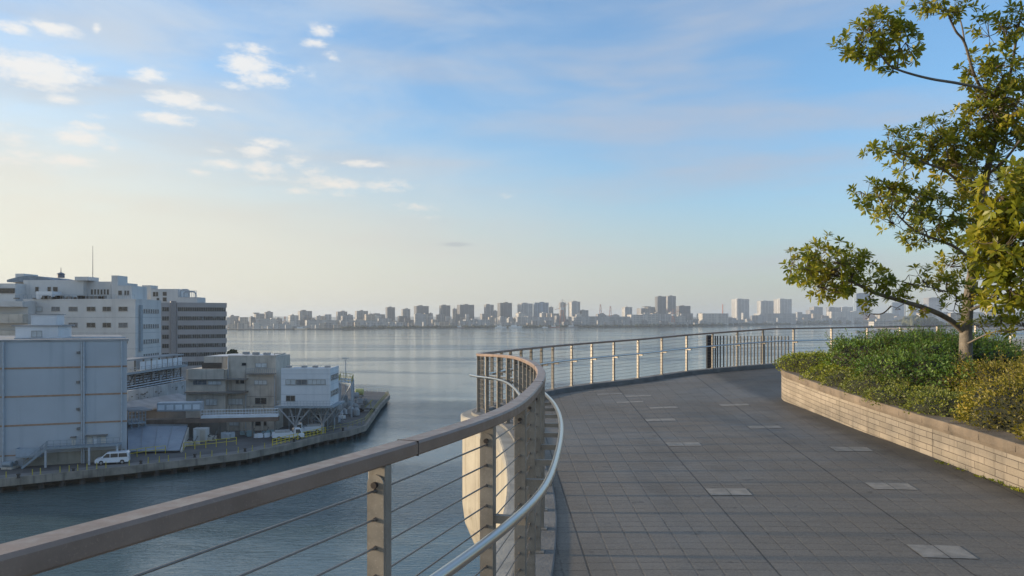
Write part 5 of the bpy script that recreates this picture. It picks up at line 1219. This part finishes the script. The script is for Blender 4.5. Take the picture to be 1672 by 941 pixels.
clutter(310, 727, 21, "grey boxes and hoses between the sloping panel and the pale cabinet", .9, concg)
clutter(365, 716, 22, "low heap of pale gear against the foot of the grey works", 1.1, pipem)
clutter(428, 714, 23, "small white boxes left of the blue grey frame of gear", .8, white)
clutter(516, 702, 24, "grey crates behind the second white truck", 1.0, roofg)
clutter(556, 684, 25, "pale crates in the open quay below the machinery platform", 1.0, pale)
bol = mat("bollard_iron", (.06, .055, .05), .7, .3, var=.2)
for k, (px, py) in enumerate([(30, 783), (120, 773), (230, 760.5), (318, 749.5), (400, 740), (480, 724), (560, 706)]):
    p = at(px, py - 2.2, QZ); o = MB().lathe(p, [(.28, 0), (.2, .12), (.17, .38), (.3, .5), (.26, .6), (.1, .64)], 12).build("bollard", bol, origin=p, smooth=True)
    tag(o, "squat dark mooring bollard on the quay edge " + ["left of the steel stair", "below the warehouse gallery", "below the sloping panel", "below the pale cabinet", "below the grey works", "below the front white truck", "between the raised house and the quay tip"][k], "bollard", "mooring bollards on the quay edge")
# ================================================================ planter
def planter_mat():
    m = bpy.data.materials.new("planter_block"); m.use_nodes = True; g = G(m.node_tree); b = g.n['Principled BSDF']
    uv = g.new('ShaderNodeUVMap', uv_map='UVMap').outputs[0]; oc = g.new('ShaderNodeTexCoord').outputs['Object']
    t = g.new('ShaderNodeTexBrick'); t.offset = .5; t.offset_frequency = 2; g.put(t.inputs['Vector'], g.vm('ADD', uv, (0, .012, 0))); t.inputs['Scale'].default_value = 1
    t.inputs['Brick Width'].default_value = .36; t.inputs['Row Height'].default_value = .074; t.inputs['Mortar Size'].default_value = .0045; t.inputs['Mortar Smooth'].default_value = .4
    t.inputs['Color1'].default_value = (.235, .20, .15, 1); t.inputs['Color2'].default_value = (.335, .285, .22, 1); t.inputs['Mortar'].default_value = (.07, .052, .038, 1)
    n1 = g.noise(oc, 1.6, 5, .6); n2 = g.noise(oc, 90, 4, .7); n3 = g.noise(g.scale(uv, (9, .8, 1)), 1, 4, .6)
    c = g.mix(g.rng(n1, .35, .7, 0, .5), t.outputs['Color'], (.19, .155, .115))
    c = g.mix(g.rng(n2, .35, .75, 0, .4), c, (.36, .29, .22)); c = g.mix(g.rng(n3, .5, .7, 0, .5), c, (.14, .11, .08))
    ux, uy, _ = g.sep(uv); j = g.m('ABSOLUTE', g.m('SUBTRACT', g.m('FRACT', g.m('DIVIDE', ux, 2.9)), .5)); c = g.mix(g.rng(j, .0015, .004, .8, 0), c, (.05, .04, .03))
    g.put(b.inputs['Base Color'], c); b.inputs['Roughness'].default_value = .88
    bp = g.new('ShaderNodeBump'); bp.inputs['Strength'].default_value = .8; bp.inputs['Distance'].default_value = .008
    g.put(bp.inputs['Height'], g.m('ADD', g.m('SUBTRACT', 1, t.outputs['Fac']), g.m('MULTIPLY', n2, .4))); g.put(b.inputs['Normal'], bp.outputs[0]); return m
capm = mat("cap_stone", (.185, .145, .105), .85, var=.25, vs=2.5, bump=.4, bs=60, streak=.4, dirt=(.08, .075, .06))
WB = [(1672, 803, 727), (1600, 777, 705), (1500, 738, 677), (1400, 702, 646.5), (1340, 678, 627.5), (1300, 662.5, 613), (1279, 654, 605)]
wpts = []
for px, yb, yt in WB:
    p = on_deck(px, yb); zt = -(yt - YH) / F * p.y; wpts.append((p.x, p.y, zt))
p0 = wpts[0]
ctrl = [(p0[0] - .5, p0[1] - 5.2, p0[2] - .10), (p0[0] - .25, p0[1] - 2.6, p0[2] - .05)] + wpts + [(5.62, 15.25, -1.0), (6.05, 15.62, -.99), (6.9, 15.95, -.98), (9, 16.4, -.96), (13, 17.4, -.92), (20, 19.5, -.85)]
cz = [c[2] for c in ctrl]; PC = catmull([c[:2] for c in ctrl], 14)
ZC = []
for i in range(1, len(ctrl) - 2):
    for k in range(14): ZC.append(cz[i] + (cz[i+1] - cz[i]) * k / 14)
ZC.append(cz[-2]); NC = normals(PC)                 # left of travel = towards... the paving for the long front
pl_t = thing("planter", (5.2, 10, deck_z(5.2, 10)), "long low planter wall of beige split stone blocks with darker cap", "planter")
mb = MB(); mb.uv = []; s = 0
for i, p in enumerate(PC):
    if i: s += (PC[i] - PC[i-1]).length
    zb = deck_z(p.x, p.y) - .03; zt = ZC[i] - .085
    for o, z in ((0, zb), (0, zt)):
        q = p + NC[i] * o; mb.v.append((q.x, q.y, z)); mb.uv.append((s, z - zt))
for i in range(len(PC) - 1): mb.f.append((2*i, 2*i+1, 2*i+3, 2*i+2))
wall_o = mb.build("wall", planter_mat(), pl_t)
mb = MB(); mb.uv = []
pr = [(.012, -.085), (.016, -.006), (.008, 0), (-.27, 0), (-.28, -.3), (-.05, -.3)]
for i, p in enumerate(PC):
    for o, dz_ in pr:
        q = p + NC[i] * o; mb.v.append((q.x, q.y, ZC[i] + dz_)); mb.uv.append((0, 0))
n = len(pr)
for i in range(len(PC) - 1):
    for k in range(n): mb.f.append((i*n+k, (i+1)*n+k, (i+1)*n+(k+1) % n, i*n+(k+1) % n))
mb.build("cap", capm, pl_t)
jt = MB(); s = 0; nxt = .3
for i in range(1, len(PC)):
    s += (PC[i] - PC[i-1]).length
    if s > nxt:
        nxt += .6; d = (PC[i] - PC[i-1]).normalized(); c = PC[i] - NC[i] * .127; jt.box((c.x, c.y, ZC[i] - .0415), (.005, .284, .086), atan2(d.y, d.x))
tag(jt.build("cap_joints", darkm, pl_t), kind='stuff')
soilm = mat("soil", (.045, .035, .022), .95, var=.4, vs=6, bump=.6, bs=30)
half = [i for i in range(len(PC))]
mb = MB()
for i in range(len(PC)):
    q = PC[i] - NC[i] * .25; mb.v += [(q.x, q.y, ZC[i] - .10), (max(q.x + 6, 12), q.y + (0 if q.y < 15 else -2), -.95 + .02 * max(0, 15 - q.y) * 0)]
for i in range(len(PC) - 1): mb.f.append((2*i, 2*i+2, 2*i+3, 2*i+1))
mb.build("soil", soilm, pl_t)

# ================================================================ foliage
def leaf_mat(name, stops, rough=.4, trans=.3, spec=.5):
    m = bpy.data.materials.new(name); m.use_nodes = True; g = G(m.node_tree); b = g.n['Principled BSDF']; o = g.n['Material Output']
    rp = g.new('ShaderNodeNewGeometry').outputs['Random Per Island']; oc = g.new('ShaderNodeTexCoord').outputs['Object']
    f = g.m('ADD', g.m('MULTIPLY', rp, .55), g.m('MULTIPLY', g.rng(g.noise(oc, 1.8, 3), .3, .7, 0, 1), .45))
    c = g.ramp(f, stops); g.put(b.inputs['Base Color'], c); b.inputs['Roughness'].default_value = rough; b.inputs['Specular IOR Level'].default_value = spec
    tr = g.new('ShaderNodeBsdfTranslucent'); g.put(tr.inputs[0], g.mix(.55, c, (.30, .30, .02))); mx = g.new('ShaderNodeMixShader'); mx.inputs[0].default_value = trans
    g.l.new(b.outputs[0], mx.inputs[1]); g.l.new(tr.outputs[0], mx.inputs[2]); g.l.new(mx.outputs[0], o.inputs['Surface']); return m
class Leaves:
    "many folded leaves collected in numpy, one mesh"
    def __init__(s): s.P = []; s.D = []; s.U = []; s.L = []; s.W = []
    def add(s, p, d, up, L, W): s.P.append(p); s.D.append(d); s.U.append(up); s.L.append(L); s.W.append(W)
    def build(s, name, mt, parent, seed=0):
        P = np.array(s.P, float); D = np.array(s.D, float); U = np.array(s.U, float); L = np.array(s.L)[:, None]; Wd = np.array(s.W)[:, None]; n = len(P)
        D /= np.linalg.norm(D, axis=1)[:, None]; Sd = np.cross(D, U); Sd /= np.maximum(1e-6, np.linalg.norm(Sd, axis=1))[:, None]; N = np.cross(Sd, D)
        off = np.array(WP.get(parent, Vector()))
        pts = [P, P + D*L*.30 + Sd*Wd*.32 + N*Wd*.10, P + D*L*.70 + Sd*Wd*.5 + N*Wd*.06 - N*L*.03, P + D*L - N*L*.14,
               P + D*L*.70 - Sd*Wd*.5 + N*Wd*.06 - N*L*.03, P + D*L*.30 - Sd*Wd*.34 + N*Wd*.10, P + D*L*.34 - N*Wd*.06, P + D*L*.68 - N*Wd*.10 - N*L*.03]
        V = np.stack(pts, 1).reshape(-1, 3) - off
        fq = np.array([[0,1,6,5],[6,1,2,7],[5,6,7,4],[7,2,3,4]]); faces = (fq[None] + np.arange(n)[:, None, None] * 8).reshape(-1)
        me = bpy.data.meshes.new(name); me.vertices.add(len(V)); me.vertices.foreach_set('co', V.ravel()); nf = n * 4
        me.loops.add(nf * 4); me.loops.foreach_set('vertex_index', faces.astype(np.int32)); me.polygons.add(nf)
        me.polygons.foreach_set('loop_start', np.arange(nf, dtype=np.int32) * 4); me.polygons.foreach_set('loop_total', np.full(nf, 4, np.int32)); me.polygons.foreach_set('use_smooth', np.ones(nf, bool))
        me.update(); me.validate(); me.materials.append(mt); o = bpy.data.objects.new(name, me); C.objects.link(o); o.parent = parent; WP[o] = off; return o
barkm = mat("bark", (.17, .145, .115), .85, var=.25, vs=9, bump=.5, bs=40, streak=.2, dirt=(.07, .06, .05))
twigm = mat("twig", (.10, .075, .05), .8, var=.25, vs=9)
leaf_tree = leaf_mat("tree_leaf", [(.05, (.07, .10, .014)), (.3, (.15, .19, .018)), (.6, (.30, .30, .024)), (.95, (.52, .39, .04))], .40, .5)
leaf_gold = leaf_mat("gold_leaf", [(.1, (.13, .16, .016)), (.5, (.25, .265, .02)), (.95, (.45, .36, .035))], .42, .5)
def rosette(lv, p, ax, r, n, size, rd):
    ax = Vector(ax).normalized(); a = ax.orthogonal().normalized(); b = ax.cross(a)
    t0 = rd.uniform(0, 6.28)
    for k in range(n):
        t = t0 + k * 2.4; el_ = rd.uniform(.05, .85) if k < n * .7 else rd.uniform(.8, 1.3); d = (a * cos(t) + b * sin(t)) * cos(el_) + ax * sin(el_)
        d.z -= .12; L = size * rd.uniform(.7, 1.15); lv.add(p + d * .012, d, (ax + Vector((rd.uniform(-.4, .4), rd.uniform(-.4, .4), rd.uniform(0, .5)))), L, L * rd.uniform(.32, .41))
def limb(mb, pts, r0, r1, jitter=0, rd=None):
    P = [Vector(p) for p in pts]; Q = [P[0] + (P[0] - P[1]) * .3] + P + [P[-1] * 2 - P[-2]]; out = []
    for i in range(1, len(Q) - 2):
        a, b, c, d = Q[i-1:i+3]
        for k in range(6): t = k / 6; out.append(.5 * ((2*b) + (c-a)*t + (2*a-5*b+4*c-d)*t*t + (3*b-a-3*c+d)*t**3))
    out.append(P[-1]); n = len(out); mb.tube(out, [r0 + (r1 - r0) * (i / (n - 1)) ** .8 for i in range(n)], 9); return out

def tree(name, label, base, trunk, limbs, blobs, lm, seed, leaf=.100, cat="tree", extra_pts=()):
    rd = random.Random(seed); t = thing(name, base, label, cat)
    tm = MB(); skel = []
    tp = limb(tm, [base] + [atY(*q) for q in trunk[0]], trunk[1], trunk[2]); skel += tp[len(tp)//3:]
    tm.tube([base - Vector((0, 0, .1)), base + Vector((0, 0, .05)), base + Vector((0, 0, .22))], [trunk[1] * 1.5, trunk[1] * 1.28, trunk[1] * 1.0], 12)
    tm.build("trunk", barkm, t, smooth=True)
    for pts, r0, r1 in limbs:
        m = MB(); P = [atY(*q) for q in pts]; nr = min(tp, key=lambda q: (q - P[0]).length)
        out = limb(m, ([nr] if (nr - P[0]).length < .5 else []) + P, r0, r1); skel += out; m.build("limb", barkm, t, smooth=True)
    lv = Leaves(); tw = MB()
    for px, py, rx, ry, Y, cnt in blobs:
        c = atY(px, py, Y); RX, RZ = rx / F * Y * 1.18, ry / F * Y * 1.18; RY = (RX + RZ) / 2
        near = sorted(skel, key=lambda q: (q - c).length)[:1][0]; hubs = [near]
        if (near - c).length > .12:
            hubp = near.lerp(c, .8); mid = near.lerp(hubp, .5) + Vector((rd.uniform(-.04, .04), 0, rd.uniform(-.06, .02))); limb(tw, [near, mid, hubp], .012, .007); hubs.append(hubp); hubs.append(mid)
        subs = []
        for k in range(max(2, cnt // 8)):
            v = Vector((rd.gauss(0, 1), rd.gauss(0, 1), rd.gauss(0, 1))).normalized() * rd.uniform(.25, .62); q = c + Vector((v.x * RX, v.y * RY, v.z * RZ)); h = min(hubs, key=lambda w: (w - q).length)
            mid = h.lerp(q, .5) + Vector((0, 0, -.03)); tw.tube([h, mid, q], [.0075, .006, .0045], 5, caps=False); subs.append(q)
        for k in range(int(cnt * 1.02)):
            v = Vector((rd.gauss(0, 1), rd.gauss(0, 1), rd.gauss(0, 1))).normalized(); v *= rd.uniform(.30, 1.05) ** .7
            q = c + Vector((v.x * RX, v.y * RY, v.z * RZ)); h = min(subs, key=lambda w: (w - q).length)
            mid = h.lerp(q, .55) + Vector((0, 0, -.02)); tw.tube([h, mid, q], [.004, .0035, .003], 4, caps=False)
            ax = (q - mid).normalized() + Vector((0, 0, .45)); rosette(lv, q, ax, 1, rd.randint(9, 14), leaf * rd.uniform(.8, 1.15), rd)
            if rd.random() < .45: rosette(lv, mid.lerp(q, .5), ax, 1, 4, leaf * .9, rd)
    tag(tw.build("twigs", twigm, t), kind='stuff'); tag(lv.build("crown", lm, t), kind='stuff'); return t
TB = Vector(((1578 - CX) / F * 11.3, 11.3, -1.05))
tree("broadleaf_tree", "slender broadleaf tree with grey trunk and long low limb reaching left over the hedge", TB,
  ([(1577, 560, 11.3), (1579, 515, 11.3), (1584, 470, 11.25), (1592, 420, 11.2), (1600, 350, 11.1), (1612, 280, 11.0), (1628, 210, 10.9), (1640, 150, 10.8)], .105, .035),
  [([(1572, 541, 11.3), (1550, 522, 11.2), (1515, 505, 11.05), (1470, 491, 10.9), (1430, 479, 10.8), (1405, 467, 10.75), (1380, 455, 10.7)], .055, .018),
   ([(1590, 430, 11.2), (1560, 404, 11.0), (1520, 388, 10.8), (1490, 374, 10.7), (1455, 340, 10.6)], .035, .010),
   ([(1600, 350, 11.1), (1575, 310, 11.0), (1545, 280, 10.8), (1515, 268, 10.7), (1480, 255, 10.6), (1445, 240, 10.5)], .035, .008),
   ([(1628, 205, 10.9), (1612, 165, 10.7), (1590, 120, 10.4), (1575, 70, 10.2), (1560, 50, 10.1), (1545, 15, 10.0)], .030, .012),
   ([(1575, 70, 10.2), (1570, 40, 10.2), (1560, 12, 10.2)], .012, .008),
   ([(1640, 175, 10.8), (1610, 148, 10.2), (1568, 137, 9.6), (1520, 129, 9.3), (1475, 117, 9.1), (1450, 105, 9.0), (1432, 80, 9.0)], .028, .009),
   ([(1588, 505, 11.2), (1612, 495, 11.1), (1640, 482, 11.0), (1672, 470, 10.9), (1720, 450, 10.8)], .028, .015),
   ([(1582, 560, 11.2), (1600, 551, 11.0), (1625, 542, 10.8), (1660, 540, 10.6), (1690, 535, 10.4)], .016, .008),
   ([(1612, 285, 11.0), (1640, 262, 10.6), (1665, 230, 10.2)], .028, .015), ([(1640, 150, 10.8), (1652, 110, 10.5), (1660, 60, 10.2), (1668, 20, 10.0)], .030, .012),
   ([(1560, 480, 10.9), (1520, 470, 10.7), (1492, 465, 10.6)], .010, .006), ([(1480, 494, 10.9), (1462, 505, 10.7), (1470, 505, 10.6), (1455, 500, 10.5)], .006, .004)],
  [(1345, 425, 52, 34, 10.6, 54), (1310, 437, 34, 26, 10.5, 24), (1375, 455, 42, 34, 10.8, 38), (1405, 425, 24, 22, 10.7, 17), (1345, 470, 32, 24, 10.7, 22), (1430, 455, 24, 20, 10.8, 12), (1468, 458, 30, 22, 10.8, 12), (1420, 490, 30, 14, 10.8, 5), (1470, 490, 24, 10, 10.9, 4),
   (1505, 455, 22, 18, 10.8, 6), (1530, 470, 28, 22, 10.9, 9), (1412, 516, 6, 10, 10.5, 2), (1510, 500, 18, 12, 10.9, 3),
   (1432, 318, 36, 26, 10.5, 22), (1475, 345, 44, 34, 10.7, 40), (1520, 372, 44, 30, 10.8, 32), (1455, 300, 30, 16, 10.6, 12), (1505, 320, 36, 26, 10.7, 22), (1550, 355, 42, 34, 10.9, 30), (1500, 395, 26, 12, 10.8, 6),
   (1436, 246, 24, 14, 10.5, 8), (1468, 232, 34, 26, 10.6, 22), (1505, 240, 34, 34, 10.7, 26), (1530, 215, 30, 26, 10.7, 20), (1550, 255, 40, 36, 10.8, 34), (1475, 278, 24, 14, 10.6, 6), (1590, 270, 44, 40, 10.9, 40),
   (1580, 225, 40, 34, 10.8, 34), (1620, 245, 36, 40, 10.9, 34), (1605, 310, 44, 40, 11.0, 36), (1570, 315, 30, 24, 10.9, 16),
   (1436, 52, 42, 34, 9.0, 36), (1400, 72, 32, 22, 9.0, 18), (1468, 72, 30, 30, 9.1, 24), (1425, 95, 26, 16, 9.0, 8), (1458, 112, 8, 8, 9.0, 2),
   (1510, 2, 34, 16, 10.0, 14), (1540, 18, 32, 18, 10.0, 14), (1568, 10, 20, 14, 10.1, 5), (1628, 45, 34, 30, 10.1, 22), (1665, 35, 26, 28, 10.0, 18),
   (1605, 118, 34, 34, 10.4, 26), (1640, 120, 36, 34, 10.3, 34), (1590, 165, 32, 26, 10.5, 20), (1625, 180, 40, 36, 10.5, 38), (1660, 160, 30, 44, 10.3, 34), (1655, 215, 34, 34, 10.6, 30), (1605, 200, 30, 24, 10.6, 18),
   (1590, 385, 40, 34, 11.1, 24), (1560, 425, 34, 24, 11.0, 16), (1595, 440, 32, 30, 11.3, 16), (1545, 455, 30, 22, 10.9, 12), (1620, 400, 34, 40, 11.2, 26), (1585, 478, 30, 22, 11.0, 10), (1560, 500, 24, 14, 10.9, 5), (1610, 470, 24, 20, 11.1, 8),
   (1600, 530, 24, 12, 10.9, 5), (1635, 518, 32, 12, 10.8, 8), (1655, 500, 30, 20, 10.7, 14), (1645, 543, 30, 8, 10.6, 4), (1668, 525, 18, 14, 10.5, 5)],
  leaf_tree, 5)
NB = Vector((6.9, 7.6, -1.1))
tree("near_tree", "nearer tree at the right edge whose bright yellow green leaves hang into view", NB,
  ([(1940, 500, 7.6), (1930, 380, 7.5), (1900, 260, 7.4), (1870, 120, 7.3)], .10, .05),
  [([(1930, 400, 7.5), (1840, 370, 7.3), (1760, 350, 7.2), (1700, 345, 7.1), (1660, 350, 7.1)], .04, .012), ([(1910, 300, 7.4), (1820, 290, 7.3), (1740, 290, 7.2), (1680, 295, 7.1)], .03, .010),
   ([(1930, 470, 7.5), (1840, 450, 7.3), (1750, 440, 7.2), (1680, 435, 7.1)], .03, .010)],
  [(1650, 288, 38, 24, 7.1, 15), (1685, 300, 40, 30, 7.1, 18), (1640, 330, 42, 28, 7.1, 17), (1680, 350, 50, 34, 7.1, 26), (1630, 365, 42, 26, 7.2, 15), (1650, 400, 50, 34, 7.1, 26), (1625, 432, 34, 28, 7.2, 13), (1665, 445, 48, 38, 7.1, 26), (1645, 480, 34, 20, 7.1, 10), (1700, 400, 50, 60, 7.1, 26), (1676, 490, 26, 20, 7.1, 8)],
  leaf_gold, 9, leaf=.115)

# ---- shrubs in the planter
dk_leaf = leaf_mat("shrub_dark", [(.1, (.035, .08, .015)), (.5, (.085, .17, .025)), (.95, (.18, .27, .04))], .48, .3, .4)
lime_leaf = leaf_mat("shrub_lime", [(.1, (.10, .14, .014)), (.5, (.22, .26, .022)), (.95, (.36, .35, .035))], .45, .35)
olive_leaf = leaf_mat("shrub_olive", [(.05, (.10, .08, .03)), (.35, (.13, .16, .03)), (.7, (.21, .24, .035)), (.95, (.38, .33, .05))], .5, .3)
gold_sh = leaf_mat("shrub_gold", [(.05, (.09, .065, .016)), (.3, (.15, .13, .02)), (.65, (.26, .225, .025)), (.95, (.42, .30, .04))], .5, .35)
inner = mat("shrub_inner_shade", (.018, .02, .008), .95, var=.5, vs=12, bump=.8, bs=30)
def dome(cx, cy, rx, ry, z0, h, seed, rot=0):
    """height field clump: returns function giving a point and normal on a lumpy half-ellipsoid"""
    def f(t, v):                                   # t angle, v 0..1 from rim to top
        k = cos(v * pi / 2) ; lump = 1 + .20 * mnoise.noise(Vector((cos(t) * 1.6 + seed, sin(t) * 1.6, v * 2.2))) + .12 * mnoise.noise(Vector((cos(t) * 5 + seed, sin(t) * 5, v * 6)))
        x, y, z = rx * k ** .55 * cos(t) * lump, ry * k ** .55 * sin(t) * lump, h * sin(v * pi / 2) ** .75 * lump
        return Vector((cx + x * cos(rot) - y * sin(rot), cy + x * sin(rot) + y * cos(rot), z0 + z))
    return f
def shrub(name, label, clumps, lm, seed, size, dens, sprigs=0, group=None, cat="shrub"):
    rd = random.Random(seed); c0 = clumps[0]; t = thing(name, (c0[0], c0[1], c0[4]), label, cat, group); lv = Leaves(); im = MB(); st = MB()
    for ci, (cx, cy, rx, ry, z0, h, rot) in enumerate(clumps):
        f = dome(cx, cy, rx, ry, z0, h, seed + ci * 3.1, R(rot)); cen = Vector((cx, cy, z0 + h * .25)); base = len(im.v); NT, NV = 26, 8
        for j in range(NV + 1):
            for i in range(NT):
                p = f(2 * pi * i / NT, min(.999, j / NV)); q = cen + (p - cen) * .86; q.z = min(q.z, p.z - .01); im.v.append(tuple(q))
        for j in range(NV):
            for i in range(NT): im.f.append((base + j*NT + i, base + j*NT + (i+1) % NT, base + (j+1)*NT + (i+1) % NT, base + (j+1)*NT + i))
        area = pi * (rx + ry) * h * .8 + pi * rx * ry * .9; n = int(area * dens)
        for k in range(n):
            v = rd.random() ** 1.25; tt = rd.uniform(0, 2 * pi); p = f(tt, v); nrm = (p - cen).normalized(); nz = mnoise.noise(p * 3.2)
            p = cen + (p - cen) * (rd.uniform(.86, 1.03) + .05 * nz); d = (nrm + Vector((rd.gauss(0, .6), rd.gauss(0, .6), rd.gauss(.25, .5)))).normalized()
            L = size * rd.uniform(.65, 1.3); lv.add(p, d, nrm + Vector((rd.gauss(0, .5), rd.gauss(0, .5), rd.gauss(0, .5))), L, L * rd.uniform(.38, .55))
        for k in range(int(sprigs * area)):
            v = rd.random() ** .6; tt = rd.uniform(0, 2 * pi); p = f(tt, min(.98, v)); nrm = ((p - cen).normalized() + Vector((rd.gauss(0, .2), rd.gauss(0, .2), .7))).normalized(); Ls = rd.uniform(.08, .22)
            st.tube([p - nrm * .05, p + nrm * Ls], [.003, .0015], 4, caps=False)
            for q in range(9):
                s_ = p + nrm * Ls * (q + 1) / 9; a = q * 2.4; o = nrm.orthogonal().normalized(); o2 = nrm.cross(o); d = (o * cos(a) + o2 * sin(a)) * .8 + nrm * .7; L = size * rd.uniform(.8, 1.2); lv.add(s_, d, nrm, L, L * .42)
    im.build("dark_core", inner, t, smooth=True)  # solid near-black hull standing in for the shaded inside, closes gaps between leaves
    if st.v: tag(st.build("sprigs", twigm, t), kind='stuff')
    tag(lv.build("foliage", lm, t), kind='stuff'); return t
shrub("clipped_hedge", "clipped yellow green hedge at the far left end of the stone planter", [(5.92, 14.5, .62, .85, -1.05, .36, 0), (6.5, 13.8, .8, .8, -1.05, .36, 0), (7.1, 15.0, 1.0, .6, -1.05, .34, 0), (5.82, 13.0, .62, .7, -1.1, .28, 0)], lime_leaf, 3, .034, 1500)
shrub("dark_shrub", "big dark green loose shrub in the planter left of the tree trunk", [(7.5, 13.2, 1.0, 1.0, -1.0, .68, 0), (6.35, 12.9, .75, .9, -1.03, .64, 0), (6.85, 12.3, .85, .9, -1.05, .66, 0), (6.15, 11.3, .75, .9, -1.08, .50, 0), (7.7, 12.2, .9, 1.0, -1.0, .54, 0), (6.5, 10.5, .65, .7, -1.08, .38, 0), (8.2, 13.4, .9, .8, -1.0, .58, 0)], dk_leaf, 11, .046, 1150, 30)
shrub("low_hedge", "low olive green hedge strip behind the planter cap in front of the dark shrub", [(5.62, 12.0, .46, .75, -1.12, .25, 4), (5.5, 11.0, .46, .8, -1.15, .25, 2), (5.42, 10.0, .50, .75, -1.17, .23, 0), (5.45, 9.1, .55, .7, -1.18, .23, 0), (6.2, 9.2, .55, .6, -1.15, .26, 0)], olive_leaf, 21, .032, 1700, 4)
shrub("golden_shrub", "large golden yellow shrub mass filling the right end of the planter", [(6.45, 8.2, .95, .9, -1.15, .62, 0), (5.55, 7.8, .66, .85, -1.18, .50, 0), (6.7, 9.9, .75, .7, -1.12, .52, 0), (7.3, 9.0, 1.0, .9, -1.1, .68, 0), (5.38, 6.6, .62, .8, -1.2, .44, 0), (6.3, 6.8, .8, .9, -1.18, .62, 0), (8.6, 10.2, 1.2, 1.0, -1.05, .70, 0), (6.2, 5.4, .9, .9, -1.2, .5, 0)], gold_sh, 31, .034, 1700, 9)
shrub("back_shrub", "dark low shrub just right of the foot of the trunk", [(8.9, 11.6, .9, .6, -1.05, .30, 0), (9.9, 11.9, .9, .6, -1.05, .28, 0)], dk_leaf, 41, .036, 900, 8)
# a few weeds at the foot of the wall
wd = Leaves(); r_ = random.Random(6); wt_ = thing("weeds", (4.6, 7, deck_z(4.6, 7)), "small green weeds in the joint at the foot of the planter wall", "weeds"); wt_['kind'] = 'stuff'
for px, yb in ((1605, 780), (1630, 788), (1662, 800), (1570, 767), (1540, 757), (1668, 803), (1655, 797)):
    p = on_deck(px, yb); 
    for k in range(26):
        q = Vector((p.x - .01 + r_.uniform(-.03, .02), p.y + r_.uniform(-.09, .09), p.z)); d = Vector((r_.gauss(-.4, .6), r_.gauss(0, .6), r_.uniform(.3, 1))); L = r_.uniform(.015, .04); wd.add(q, d, Vector((r_.gauss(0, 1), r_.gauss(0, 1), 1)), L, L * .4)
tag(wd.build("blades", lime_leaf, wt_), kind='stuff')
